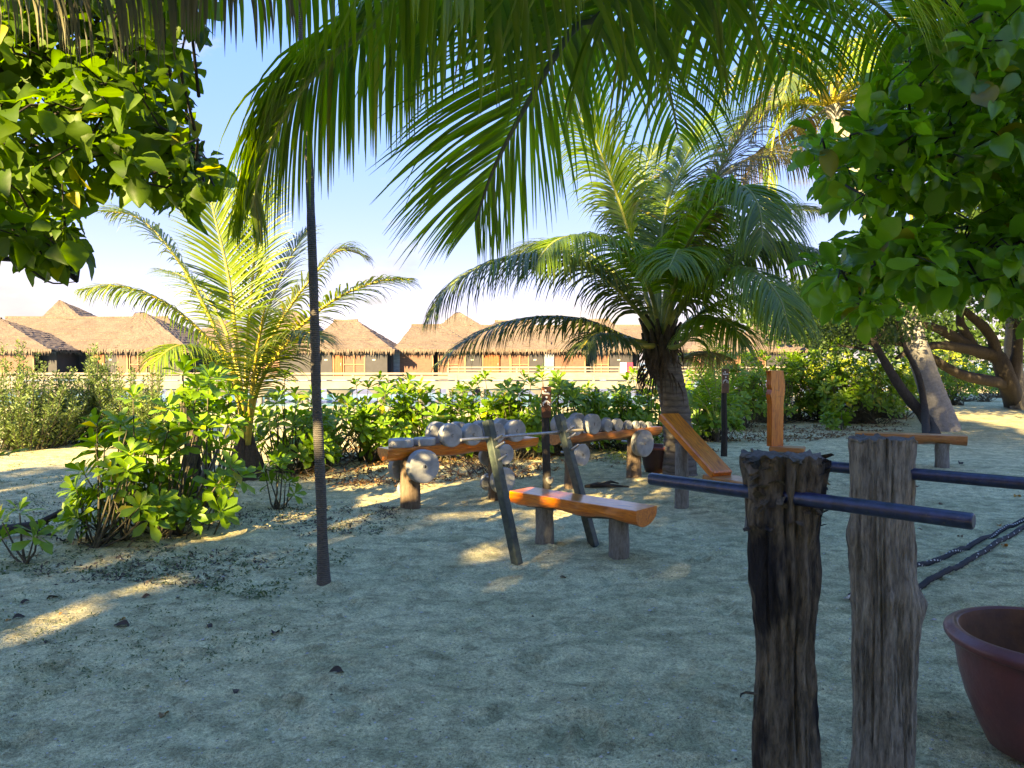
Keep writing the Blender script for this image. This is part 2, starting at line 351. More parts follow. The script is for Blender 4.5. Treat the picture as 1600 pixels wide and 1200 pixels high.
MT['w_frame'] = plain('w_frame', (.30, .16, .09), .7, 0, .2, 3, 0)
MT['cream'] = plain('cream', (.22, .18, .15), .8, 0, .3, 1.5, .1, c2=(.16, .13, .11))
MT['plaque'] = plain('plaque', (.55, .5, .36), .6, 0, .2, 5, 0)
MT['cloth_red'] = plain('cloth_red', (.5, .02, .06), .8, 0, .2, 5, 0); MT['cloth_white'] = plain('cloth_white', (.75, .72, .7), .8, 0, .1, 5, 0)
m, t, b, o = new_mat('water'); n = noise(t, coords(t, 'Object', (1, .5, 1)), 1.2, 4); n4 = noise(t, coords(t, 'Object', (.05, .02, 1)), 1.2, 3)
t.links.new(ramp(t, n4, [(.35, (.06, .30, .42)), (.65, (.16, .46, .54))]), b.inputs['Base Color']); b.inputs['Roughness'].default_value = .12; b.inputs['IOR'].default_value = 1.12; bump(t, b, n, .35, .08); MT['water'] = m
# leaves
MT['scaevola'] = leaf_mat('scaevola', (.10, .22, .02), (.16, .31, .028), (.25, .40, .04), .42, .38, (1.5, 1.5, .5), (.5, .42, .04))
MT['hibiscus'] = leaf_mat('hibiscus', (.055, .12, .012), (.085, .17, .016), (.13, .22, .022), .5, .55, (1.7, 1.7, .3), (.4, .36, .04))
MT['broadleaf'] = leaf_mat('broadleaf', (.10, .23, .03), (.15, .33, .035), (.22, .42, .045), .32, .55, (1.4, 1.6, .5), (.3, .22, .03), .7)
MT['crown'] = leaf_mat('crown', (.03, .065, .014), (.045, .095, .018), (.07, .13, .025), .5, .3)
MT['canopy'] = leaf_mat('canopy', (.12, .17, .05), (.17, .23, .07), (.24, .30, .09), .4, .55, (1.6, 1.5, .7))
MT['silver'] = leaf_mat('silver', (.09, .15, .05), (.15, .22, .075), (.24, .31, .10), .5, .35)
MT['palm_near'] = leaf_mat('palm_near', (.09, .17, .022), (.14, .24, .028), (.23, .33, .032), .30, .55, (1.7, 1.8, .35), (.35, .30, .05), .6)
MT['palm_mid'] = leaf_mat('palm_mid', (.05, .09, .03), (.085, .13, .04), (.15, .19, .05), .38, .32, (1.5, 1.5, .4), (.40, .28, .08), .6)
MT['palm_young'] = leaf_mat('palm_young', (.09, .17, .02), (.16, .25, .025), (.27, .33, .03), .4, .4, (1.4, 1.3, .4), (.5, .40, .08))
MT['palm_dry'] = leaf_mat('palm_dry', (.16, .10, .045), (.28, .18, .08), (.38, .28, .13), .7, .3)
MT['palm_grey'] = leaf_mat('palm_grey', (.10, .10, .06), (.15, .15, .085), (.22, .19, .10), .6, .35, (1.2, 1.1, .5))
MT['rachis'] = plain('rachis', (.30, .32, .07), .5, 0, .5, 6, .2, c2=(.16, .20, .05))
MT['rachis_y'] = plain('rachis_y', (.50, .38, .06), .45, 0, .4, 6, .2, c2=(.33, .27, .05))
MT['rachis_dark'] = plain('rachis_dark', (.10, .11, .08), .5, 0, .4, 6, .2)
MT['fiber'] = bark_mat('fiber', (.018, .013, .009), (.13, .095, .065), 20, 5, 1.0)
MT['stem'] = bark_mat('stem', (.035, .03, .02), (.16, .14, .09), 30, 8, .6)
MT['dead_leaf'] = leaf_mat('dead_leaf', (.10, .045, .02), (.20, .09, .035), (.33, .17, .06), .7, .2)
MT['dead_orange'] = leaf_mat('dead_orange', (.5, .13, .02), (.55, .2, .03), (.6, .3, .05), .7, .2)
MT['dead_dark'] = leaf_mat('dead_dark', (.03, .016, .012), (.05, .028, .018), (.08, .045, .028), .7, .1)
MT['weed'] = leaf_mat('weed', (.05, .10, .025), (.08, .14, .035), (.14, .16, .06), .6, .3)
MT['twig'] = plain('twig', (.12, .09, .065), .9, 0, .6, 9, .2)
MT['shell'] = plain('shell', (.60, .58, .53), .8, 0, .4, 9, 0)
MT['lawn'] = leaf_mat('lawn', (.22, .28, .03), (.34, .38, .04), (.46, .46, .06), .6, .4)

# ---------------------------------------------------------------- leaf templates and scatter
def leaf_tpl(L_=1.0, W=.4, peak=.6, curl=.15, fold=.12, n=5, wave=0.0, stalk=.0, point=.0, seed=0):
    rs = random.Random(seed); V = []
    for i in range(n+1):
        t_ = i/n; x = stalk+t_*(L_-stalk)
        w = (t_/peak)**(.8 if peak > .65 else .55) if t_ < peak else math.sqrt(max(0, 1-((t_-peak)/(1-peak))**2))
        if point and t_ > peak: w = (1-point)*w+point*(1-((t_-peak)/(1-peak))**1.5)
        w = max(w, .05)*W/2; z = -curl*L_*t_*t_+rs.uniform(-wave, wave)*L_
        for s_ in (-1, 0, 1): V.append((x, s_*w, z+(fold*abs(s_)*w*2)+rs.uniform(-wave, wave)*L_*abs(s_)))
    Q = []
    for i in range(n):
        for j in range(2):
            a = i*3+j; Q.append((a, a+3, a+4, a+1))
    V = np.array(V, float)
    if stalk:
        k = len(V); V = np.vstack([V, [(0, -.006, 0), (0, .006, 0), (stalk, .006, 0), (stalk, -.006, 0)]]); Q.append((k, k+3, k+2, k+1))
    return V, np.array(Q)
TPL = {
 'scaevola': [leaf_tpl(1, .46, .72, c_, .14, 5, .012, 0, 0, s) for s, c_ in enumerate((.06, .18, .30))],
 'heart': [leaf_tpl(1, w_, .38, c_, f_, 8, .02, .16, .8, s) for s, (w_, c_, f_) in enumerate(((.85, .1, .1), (.7, .35, .3), (.8, -.1, .05), (.62, .25, .45), (.75, .5, .15)))],
 'oval': [leaf_tpl(1, w_, .58, c_, f_, 8, .02, .10, .2, s) for s, (w_, c_, f_) in enumerate(((.60, .1, .12), (.5, .3, .3), (.58, -.1, .05), (.45, .2, .5), (.54, .45, .2)))],
 'small': [leaf_tpl(1, .45, .5, .1, .1, 2, 0, 0, 0, 0)],
 'card': [leaf_tpl(1, .6, .5, .15, .1, 2, 0.03, 0, 0, 0)],
}
def basis(d, n):
    """rows->columns rotation with x=d and z~n ; arrays (k,3)"""
    d = d/np.linalg.norm(d, axis=1, keepdims=True); y = np.cross(n, d); y /= np.maximum(1e-6, np.linalg.norm(y, axis=1, keepdims=True)); z = np.cross(d, y)
    return np.stack([d, y, z], axis=2)
def scatter_mesh(name, tpls, pos, d, n, s):
    pos = np.asarray(pos, float); d = np.asarray(d, float); n = np.asarray(n, float); s = np.asarray(s, float)
    B = basis(d, n); VV = []; QQ = []; off = 0; k = len(pos); pick = np.arange(k) % len(tpls)
    for i, (tv, tq) in enumerate(tpls):
        m_ = pick == i; c = int(m_.sum())
        if not c: continue
        W = np.einsum('kij,vj->kvi', B[m_], tv)*s[m_][:, None, None]+pos[m_][:, None, :]
        VV.append(W.reshape(-1, 3)); QQ.append((tq[None]+(np.arange(c)*len(tv))[:, None, None]).reshape(-1, 4)+off); off += c*len(tv)
    return np_mesh(name, np.vstack(VV), np.vstack(QQ))
_LM = {}
def leaf_meshes(kind, mat):
    k = (kind, mat)
    if k not in _LM:
        _LM[k] = []
        for tv, tq in TPL[kind]:
            me = np_mesh('leaf', tv, tq); me.materials.append(MT[mat]); _LM[k].append(me)
    return _LM[k]
def put_leaves(root, kind, mat, pos, d, n, s, cap=300, minpx=22, off=(0, 0, 0)):
    """the leaves that show largest become parts, the others one foliage part; off = world position of root"""
    pos = np.asarray(pos, float); d = np.asarray(d, float); n = np.asarray(n, float); s = np.asarray(s, float); o_ = np.array(off, float)
    size = np.array([px_size(p, q) if in_view(p, 20) else 0 for p, q in zip(pos, s)]); order = np.argsort(-size)
    big = [i for i in order[:cap] if size[i] >= minpx]; bs = set(big); rest = [i for i in range(len(pos)) if i not in bs]
    ms = leaf_meshes(kind, mat)
    if big:
        B = basis(d[big], n[big])
        for j, i in enumerate(big):
            o = bpy.data.objects.new('leaf', ms[j % len(ms)]); col.objects.link(o); o.parent = root
            m4 = Matrix(B[j].tolist()).to_4x4(); m4 = Matrix.Translation(Vector(pos[i]-o_)) @ m4 @ Matrix.Diagonal((s[i], s[i], s[i], 1)); o.matrix_local = m4
    if rest:
        me = scatter_mesh('foliage', TPL[kind], pos[rest]-o_, d[rest], n[rest], s[rest])
        link_mesh('foliage', me, MT[mat], root, kind='stuff')
def rvec(rs=RNG):
    v_ = rs.normal(size=3); return v_/np.linalg.norm(v_)
def rosette(out_, c, axis, n, ln, spread=(25, 85), rs=RNG):
    axis = np.array(axis, float); axis /= np.linalg.norm(axis); a = np.cross(axis, (.3, .5, .81)); a /= np.linalg.norm(a); b_ = np.cross(axis, a); ph0 = rs.rand()*6
    for i in range(n):
        t_ = (i+.5)/n; ti = R(spread[0]+(spread[1]-spread[0])*t_**.8+rs.uniform(-9, 9)); ph = ph0+i*2.39996+rs.uniform(-.2, .2)
        rad = a*math.cos(ph)+b_*math.sin(ph); dd = axis*math.cos(ti)+rad*math.sin(ti); nn_ = axis*math.sin(ti)-rad*math.cos(ti)
        nn_ = nn_+rvec(rs)*.18; out_.append((c+dd*.012-axis*t_*ln*.35, dd, nn_, ln*(.62+.5*t_**.5)*rs.uniform(.8, 1.1)))

# ================================================================ SETTING
xs = np.concatenate([np.linspace(-900, -14, 26)[:-1], np.linspace(-14, -6.5, 60)[:-1], np.linspace(-6.5, 6.5, 520), np.linspace(6.5, 14, 60)[1:], np.linspace(14, 900, 26)[1:]])
ys = np.concatenate([np.linspace(-60, .4, 14)[:-1], .4+14*(np.linspace(0, 1, 520)**1.6), np.linspace(14.4, 44, 60)[1:], np.linspace(44, 110, 30)[1:], [160, 300, 600]])
X, Y = np.meshgrid(xs, ys); Z = ground_z(X, Y); nx = len(xs); ny = len(ys)
ii = (np.arange(ny-1)[:, None]*nx+np.arange(nx-1)[None]).ravel()
me = np_mesh('sand_ground', np.stack([X, Y, Z], -1), np.stack([ii, ii+1, ii+nx+1, ii+nx], 1))
link_mesh('sand_ground', me, MT['sand'], kind='structure')
mb = MB(); mb.add([(-1800, 26, -.95), (1800, 26, -.95), (1800, 3000, -.95), (-1800, 3000, -.95)], [(0, 1, 2, 3)]); mb.build('lagoon_water', MT['water'], kind='structure')

# ---------------------------------------------------------------- boardwalk
def pxx(px, Y_): return (px-800)/F*Y_
def pz(py, Y_): return EYE-(py-566)/F*Y_
def boardwalk(x0, x1, Y_, zd, zrail, step, label, w=2.2, pile_r=.16):
    r = empty('boardwalk', ((x0+x1)/2, Y_, 0), label=label, cat='boardwalk'); cx = (x0+x1)/2; ln = x1-x0
    MB().box((0, w/2, zd-.07), (ln, w, .14)).build('deck', MT['cream'], r)
    MB().box((0, -.06, zd-.22), (ln, .10, .44)).build('edge_beam', MT['cream'], r)
    for yy in (0.05, w-.05):
        MB().box((0, yy, zrail), (ln, .16, .09)).build('handrail', MT['cream'], r)
        MB().box((0, yy, (zd+zrail)/2), (ln, .05, .06)).build('middle_rail', MT['cream'], r)
    pm = MB().box((0, 0, 0), (.12, .12, zrail-zd)).mesh('rail_post'); pm.materials.append(MT['cream'])
    k = int(ln/step)
    for i in range(k+1):
        link_mesh('rail_post', pm, None, r).location = (-ln/2+i*ln/k, .05, (zd+zrail)/2-.02)
    qm = MB().tube([(0, 0, -1.8), (0, 0, zd-.75)], pile_r, 10).mesh('piling'); qm.materials.append(MT['cream'])
    hm = MB()
    hm.add([(-.75, 0, 0), (.75, 0, 0), (.75, w-.1, 0), (-.75, w-.1, 0), (-.2, .4, -.45), (.2, .4, -.45), (.2, w-.5, -.45), (-.2, w-.5, -.45)], [(0, 3, 2, 1), (4, 5, 6, 7), (0, 1, 5, 4), (1, 2, 6, 5), (2, 3, 7, 6), (3, 0, 4, 7)])
    hm.v = [(a, b_, c_+zd-.44) for a, b_, c_ in hm.v]; hmm = hm.mesh('pile_cap'); hmm.materials.append(MT['cream'])
    k = int(ln/2.4)
    for i in range(k+1):
        xx = -ln/2+i*ln/k
        link_mesh('pile_cap', hmm, None, r).location = (xx, 0, 0)
        for yy in (.45, w-.5): link_mesh('piling', qm, None, r).location = (xx, yy, 0)
boardwalk(pxx(-40, 45), pxx(1035, 45), 45, pz(596, 45), pz(584, 45), 2.0, 'near pale boardwalk on pilings crossing the lagoon in front of the villas')
boardwalk(pxx(700, 55), pxx(1290, 55), 55, pz(584, 55), pz(574, 55), 2.4, 'higher pale boardwalk farther back, running past the right-hand villas', 3)

# ---------------------------------------------------------------- villas
def villa(e0, e1, r0, r1, ay, Y_, label, panels=(), ey=547, dep=9.0, wall=True):
    zd = pz(586, Y_)-.05; x0, x1 = pxx(e0, Y_), pxx(e1, Y_); cx = (x0+x1)/2; ze = pz(ey, Y_)
    Ym = Y_+dep/2; za = pz(ay, Ym); a0, a1 = pxx(r0, Ym), pxx(r1, Ym)
    root = empty('water_villa', (cx, Y_+.7, zd), label=label, cat='villa', group='thatched villas standing over the lagoon')
    # roof : courses of thatch, each a small step over the one below
    mb = MB(); C = 14; rs = random.Random(int(e0*3+e1)); nn_ = 16
    def ring(t_, lift):
        tt = t_**1.04; xa = x0+(a0-x0)*t_; xb = x1+(a1-x1)*t_; ya = Y_+(dep/2)*t_; yb = Y_+dep-(dep/2)*t_; z = ze+(za-ze)*tt+lift
        pts = []
        for (p, q) in (((xa, ya), (xb, ya)), ((xb, ya), (xb, yb)), ((xb, yb), (xa, yb)), ((xa, yb), (xa, ya))):
            for i in range(nn_):
                f = i/nn_; pts.append((p[0]+(q[0]-p[0])*f-cx, p[1]+(q[1]-p[1])*f-(Y_+.7), z-zd+rs.uniform(-.035, .035)))
        return pts
    for c in range(C):
        lo = ring(c/C, .015); hi = ring((c+1)/C, 0.0) ; k = len(lo)
        mb.add(lo+hi, [(i, (i+1) % k, k+(i+1) % k, k+i) for i in range(k)])
        lo2 = ring(c/C, -.12 if c == 0 else -.03)
        mb.add(lo2+lo, [(i, (i+1) % k, k+(i+1) % k, k+i) for i in range(k)])
    top = ring(1, .02); mb.add(top, [list(range(len(top)))])
    # ridge roll
    if a1-a0 > 1.5: mb.tube([(a0-cx-.1, Ym-(Y_+.7), za-zd), ((a0+a1)/2-cx, Ym-(Y_+.7), za-zd-.03), (a1-cx+.1, Ym-(Y_+.7), za-zd)], .12, 8, wob=.3)
    roof = mb.build('roof', MT['thatch'], root)
    # ragged fringe
    fr = MB()
    for side in range(2):
        n_ = int((x1-x0)/.10) if side == 0 else int(dep/.14)
        for i in range(n_):
            f = (i+rs.random())/n_; l = rs.uniform(.18, .5); w_ = .07
            if side == 0:
                x = x0+(x1-x0)*f-cx; y = -.72+rs.uniform(-.04, .05); fr.add([(x-w_, y, ze-zd+.08), (x+w_, y, ze-zd+.08), (x+rs.uniform(-.06, .06), y-.03, ze-zd-l)], [(0, 1, 2)])
            else:
                for xx in (x0-cx, x1-cx):
                    y = -.7+dep*f; fr.add([(xx, y-w_, ze-zd+.08), (xx, y+w_, ze-zd+.08), (xx, y, ze-zd-l)], [(0, 1, 2)])
    fr.build('thatch_fringe', MT['thatch'], root, kind='stuff')
    if wall:
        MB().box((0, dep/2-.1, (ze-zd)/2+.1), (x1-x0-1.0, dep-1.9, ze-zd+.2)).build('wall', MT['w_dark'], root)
        MB().box((0, dep/2-.6, -.18), (x1-x0+.2, dep, .3)).build('deck', MT['cream'], root)
        pm = MB().tube([(0, 0, -3), (0, 0, -.33)], .22, 8).mesh('piling'); pm.materials.append(MT['cream'])
        for i in range(3):
            link_mesh('piling', pm, None, root).location = ((i-1)*(x1-x0)*.42, .3, 0)
    hh = ze-zd+.0
    yf = .0
    for (kind, p0, p1) in panels:
        xa, xb = pxx(p0, Y_)-cx, pxx(p1, Y_)-cx; w_ = xb-xa; xm = (xa+xb)/2; yp = .0
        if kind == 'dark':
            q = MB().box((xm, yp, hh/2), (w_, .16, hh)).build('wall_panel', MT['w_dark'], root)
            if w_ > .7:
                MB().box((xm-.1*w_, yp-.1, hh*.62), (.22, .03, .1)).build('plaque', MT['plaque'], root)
        elif kind == 'stone': MB().box((xm, yp-.05, hh/2), (w_, .3, hh)).build('stone_pier', MT['w_stone'], root)
        elif kind == 'brown':
            MB().box((xm, yp+.02, hh/2), (w_, .14, hh)).build('wall_panel', MT['w_brown'], root)
            MB().box((xb-.05, yp-.09, hh/2), (.09, .08, hh)).build('wall_post', MT['w_frame'], root)
        elif kind == 'door':
            q = MB().box((xm, yp-.03, hh/2), (w_, .14, hh-.02)).build('door', MT['w_door'], root)
            MB().box((xa+.06, yp-.13, hh/2), (.08, .08, hh)).build('door_post', MT['w_frame'], root)
            MB().box((xb-.1, yp-.12, hh*.45), (.03, .05, .2)).build('handle', MT['steel'], q)
        elif kind == 'lattice':
            fr = MB().box((xm, yp+.06, hh*.45), (w_, .06, hh*.9)).build('screen', MT['w_brown'], root)
            g = MB(); k = max(2, int(w_/.55))
            for i in range(k+1): g.box((xa+w_*i/k, yp-.02, hh*.45), (.07, .09, hh*.9))
            for j in range(3): g.box((xm, yp-.025, hh*(.02+j*.42)), (w_, .07, .06))
            g.build('screen_frame', MT['w_frame'], fr)
    return root
villa(-95, 80, -55, 2, 498, 58, 'leftmost thatched villa, its hipped roof cut by the photo edge', [('brown', -40, 46)])
villa(-30, 300, 12, 262, 496, 62, 'long thatched villa with dark walls and two red doors, far left', [('dark', 46, 61), ('door', 62, 86), ('dark', 87, 136), ('door', 139, 157), ('dark', 158, 180)], dep=10)
villa(40, 160, 93, 97, 470, 73, 'pointed thatched roof rising behind the long left villa', wall=False, ey=520)
villa(163, 300, 212, 228, 489, 58.5, 'thatched villa with wooden lattice screen beside the yellow young palm', [('brown', 176, 194), ('lattice', 196, 236), ('dark', 240, 280)])
villa(296, 412, 335, 350, 500, 62, 'thatched villa mostly hidden behind the young palm fronds', [('brown', 310, 350), ('dark', 352, 400)])
villa(392, 520, 442, 468, 487, 61, 'tall thatched villa just left of the thin pole', [('lattice', 405, 432), ('dark', 434, 482), ('door', 483, 492), ('dark', 493, 510)])
villa(468, 617, 524, 558, 501, 58, 'thatched villa with lattice screen and charcoal wall right of the thin pole', [('dark', 500, 516), ('door', 517, 532), ('lattice', 534, 567), ('dark', 568, 603)])
villa(613, 752, 645, 690, 508, 60, 'thatched villa with blue-grey stone pier and slatted brown wall', [('stone', 607, 623), ('brown', 623, 676), ('lattice', 684, 716), ('brown', 717, 727)])
villa(650, 800, 712, 720, 489, 68, 'pointed thatched roof behind the middle villas', wall=False, ey=535)
villa(738, 868, 775, 832, 502, 60, 'thatched villa with orange doors behind the drooping palm frond', [('dark', 727, 752), ('door', 753, 780), ('brown', 782, 798), ('lattice', 799, 826), ('dark', 827, 850)])
villa(856, 1014, 892, 950, 500, 60, 'thatched villa with wide brown slatted wall left of the palm trunk', [('stone', 851, 866), ('brown', 867, 916), ('lattice', 930, 952), ('dark', 954, 990)])
villa(1075, 1192, 1112, 1140, 499, 60, 'sunlit thatched villa right of the palm trunk', [('brown', 1085, 1130), ('lattice', 1132, 1160)])
villa(1165, 1262, 1178, 1236, 508, 65, 'long low thatched villa, rightmost of the row', [('brown', 1170, 1200), ('dark', 1202, 1240)])
villa(290, 478, 318, 452, 514, 74, 'low thatched roof seen behind the young palm and the thin pole', wall=False, ey=538)
villa(690, 1030, 720, 1010, 509, 76, 'long low thatched roof behind the villas left of the palm trunk', wall=False, ey=536)
for (px, mt, lb) in ((974, 'cloth_white', 'white towel hung on the railing near the palm trunk'), (984, 'cloth_red', 'red towel hung on the railing near the palm trunk')):
    q = MB(); 
    xx = pxx(px, 54.9); zz = pz(574, 55)
    q.add([(-.22, -.02, 0), (.22, -.02, 0), (.24, -.06, -.9), (-.2, -.05, -.85), (-.22, .1, 0), (.22, .1, 0), (.2, .16, -.5), (-.2, .15, -.55)], [(0, 3, 2, 1), (0, 1, 5, 4), (4, 5, 6, 7)])
    o = q.build('towel', MT[mt], label=lb, cat='towel'); o.location = (xx, 54.95, zz+.35)

# ================================================================ PALMS
UP = Vector((0, 0, 1))
def frond_geo(ctrl, LL, n, W, droop=1.0, fwd=(20, 62), lift=.15, t0=.12, prof=None, rnd=.12, seg=5, side0=None, twist=0.0, fold=.35, seed=0, drop=0.03, tipw=.35):
    rs = random.Random(seed); K = 48; pts = spline(ctrl, K); out_ = []
    lenp = [0.0]
    for i in range(1, K): lenp.append(lenp[-1]+(pts[i]-pts[i-1]).length)
    tot = lenp[-1]
    prof = prof or (lambda t_: (.45+.55*math.sin(PI*min(1, (t_+.12)*.85)))*(1 if t_ < .8 else 1-(t_-.8)/.2*(1-tipw)))
    ref = side0
    for i in range(n):
        for sd in (-1, 1):
            if rs.random() < drop: continue
            t_ = (i+.25+(.3 if sd > 0 else 0)+rs.uniform(-.1, .1))/n; t_ = min(.999, t0+t_*(1-t0)); x = t_*(K-1); k = min(int(x), K-2)
            p = pts[k].lerp(pts[k+1], x-k); T = (pts[min(k+2, K-1)]-pts[max(k-1, 0)]).normalized()
            S = T.cross(UP)
            if ref is not None: S = (S*.25+ref)
            elif S.length < .25: S = S+Vector((1, 0, 0))*.3
            S = (S-T*S.dot(T)).normalized(); Nn = S.cross(T).normalized()
            if Nn.z < 0 and ref is None: Nn = -Nn
            a = R(fwd[0]+(fwd[1]-fwd[0])*((t_-t0)/(1-t0))**1.3+rs.uniform(-1, 1)*rnd*45)
            d = (S*sd*math.cos(a)+T*math.sin(a)+Nn*(lift+rs.uniform(-1, 1)*rnd*.8)).normalized()
            ln = LL*prof((t_-t0)/(1-t0))*rs.uniform(.88, 1.08); w = W*(.6+.4*math.sin(PI*min(1, t_+.1)))*rs.uniform(.8, 1.1)
            dr = droop*rs.uniform(.75, 1.3); V = []; q = p.copy(); kink = rs.random() < .12; kk = rs.uniform(.5, .85)
            wv = (T-d*T.dot(d)); wv = wv.normalized() if wv.length > .05 else S
            for j in range(seg+1):
                f = j/seg; ww = w/2*min(1, .35+f*5)*(1-f**2.6*.97) if f < 1 else w*.02
                nn_ = d.cross(wv).normalized()
                V += [tuple(q-wv*ww+nn_*ww*fold), tuple(q), tuple(q+wv*ww+nn_*ww*fold)]
                st = ln/seg; g = dr*(f+.15)*.36*(1 if not (kink and f > kk) else 3)
                d = (d+Vector((0, 0, -g))).normalized(); q = q+d*st
                wv = (wv-d*wv.dot(d)).normalized()
            out_.append((V, p))
    Q = []
    for j in range(seg):
        for s_ in (0, 1):
            a_ = j*3+s_; Q.append((a_, a_+3, a_+4, a_+1))
    return pts, out_, Q
def rachis_mesh(pts, r0, r1, off):
    n = len(pts); mb = MB(); mb.tube([p-off for p in pts[::2]+[pts[-1]]], [r0+(r1-r0)*(i/(len(pts[::2]))) for i in range(len(pts[::2])+1)], 6); return mb
def add_frond(root, off, ctrl, LL, n, W, mat, rmat='rachis', r0=.03, r1=.004, **kw):
    pts, lf, Q = frond_geo(ctrl, LL, n, W, **kw)
    fr = rachis_mesh(pts, r0, r1, off).build('frond', MT[rmat], root)
    V = np.array([v_ for v_, p in lf], float)-np.array(off); k = V.shape[1]; Qa = (np.array(Q)[None]+(np.arange(len(lf))*k)[:, None, None]).reshape(-1, 4)
    link_mesh('leaflets', np_mesh('leaflets', V.reshape(-1, 3), Qa), MT[mat], fr, kind='stuff')
    return fr
def fc(pl, Y0): return [P(a, b_, Y0+c_) for a, b_, c_ in pl]
def trunk_geo(path, rads, off, mat, root, n=20, wob=.04, sub=40, name='trunk', rings=0.0):
    pts = spline(path, sub); k = len(rads)-1; rr = []
    for i in range(sub):
        x = i/(sub-1)*k; a = min(int(x), k-1); r_ = rads[a]+(rads[a+1]-rads[a])*(x-a); rr.append(r_*(1+(rings if i % 2 else -rings)))
    return MB().tube([p-off for p in pts], rr, n, wob=wob).build(name, MT[mat], root)

# --- young palm on the left, lit by the low sun
b0 = G(385, 748); b0.z = gz(b0.x, b0.y)-.02; Y0 = b0.y
yp = empty('young_palm', b0, label='young trunkless palm with yellow-green fronds standing left of the thin pole', cat='palm')
mb = MB()
for i in range(16):
    a = i*2.4; r_ = .10+.12*random.random(); mb.tube([(math.cos(a)*r_*1.3, math.sin(a)*r_*1.3, -.05), (math.cos(a)*r_, math.sin(a)*r_, .18), (math.cos(a)*r_*.4, math.sin(a)*r_*.4, .5+.2*random.random())], [.08, .07, .03], 7, wob=.3)
mb.tube([(0, 0, -.05), (0, 0, .25), (0, 0, .5)], [.25, .2, .12], 14, wob=.25)
mb.build('root_ball', MT['fiber'], yp)
B = (385, 715, 0)
for i, (pl, LL, n, mt, dr, f) in enumerate([
    ([B, (372, 600, -.1), (330, 535, -.3), (262, 475, -.5), (190, 448, -.7), (128, 452, -.8)], .62, 60, 'palm_young', 1.5, (15, 55)),
    ([B, (366, 590, 0), (320, 480, -.1), (270, 395, -.2), (215, 340, -.2), (165, 330, -.2)], .62, 62, 'palm_young', .9, (20, 60)),
    ([B, (372, 560, .2), (358, 440, .2), (338, 350, .2), (322, 285, .2)], .72, 56, 'palm_young', .35, (35, 68)),
    ([B, (385, 560, .4), (395, 430, .5), (402, 340, .6), (408, 290, .6)], .66, 50, 'palm_young', .4, (35, 66)),
    ([B, (400, 590, .2), (440, 500, .2), (490, 430, .2), (530, 392, .3), (572, 400, .3)], .60, 56, 'palm_mid', 1.0, (20, 58)),
    ([B, (402, 610, -.2), (450, 530, -.4), (520, 470, -.6), (590, 440, -.8), (645, 436, -.9)], .55, 56, 'palm_young', .9, (22, 60)),
    ([B, (398, 620, -.3), (430, 560, -.8), (470, 520, -1.2), (505, 530, -1.5)], .55, 46, 'palm_mid', 1.3, (20, 55)),
    ([B, (370, 620, -.3), (330, 560, -.9), (280, 540, -1.4), (235, 570, -1.8)], .55, 46, 'palm_young', 1.4, (20, 55)),
    ([B, (385, 600, .4), (420, 480, .8), (455, 400, 1.1), (480, 360, 1.3)], .6, 50, 'palm_mid', .7, (28, 60)),
    ([B, (375, 600, .5), (345, 500, .9), (300, 440, 1.2), (250, 420, 1.5)], .6, 48, 'palm_young', .9, (25, 60)),
    ([B, (390, 640, -.3), (400, 560, -.9), (410, 500, -1.4), (415, 480, -1.9)], .5, 40, 'palm_young', 1.0, (25, 60)),
    ]):
    add_frond(yp, b0, fc(pl, Y0), LL*1.15, int(n*1.6), .032, mt, 'rachis_y', .036, .005, droop=dr, fwd=f, seed=i, t0=.30 if i not in (2, 3) else .36, lift=.12)

# --- middle palm beside the weight rack
foot = G(1062, 742); foot.z = gz(foot.x, foot.y)-.05; crown = P(1032, 535, 10.6); Y0 = 10.6
mp = empty('coconut_palm', foot, label='middle coconut palm with thick fibrous trunk behind the weight rack', cat='palm')
pa = [foot, P(1060, 680, 10.75), P(1050, 610, 10.7), P(1040, 570, 10.65), crown]
trunk_geo(pa, [.25, .21, .195, .20, .14], foot, 'palm_trunk', mp, 28, .05, 60, rings=.012)
mb = MB()
for i in range(34):
    a = i*2.39996; lv = i/34; z0 = crown-foot+Vector((math.cos(a)*.16, math.sin(a)*.16, -.50+lv*.55)); o_ = Vector((math.cos(a), math.sin(a), 0))
    mb.tube([z0-o_*.06, z0+o_*.03+UP*.16, z0+o_*(.05+.10*lv)+UP*.36], [.06, .05, .02], 7, wob=.35)
mb.build('frond_bases', MT['fiber'], mp)
mb = MB()
for i in range(120):
    a = random.random()*6.28; z0 = crown-foot+Vector((math.cos(a)*.23, math.sin(a)*.23, random.uniform(-.6, .1))); l = random.uniform(.1, .4)
    mb.tube([z0, z0+Vector((math.cos(a)*.08, math.sin(a)*.08, -l*.5)), z0+Vector((math.cos(a)*.1, math.sin(a)*.1, -l))], [.012, .008, .002], 4)
mb.build('trunk_fibre', MT['fiber'], mp, kind='stuff')
B = (1033, 540, 0)
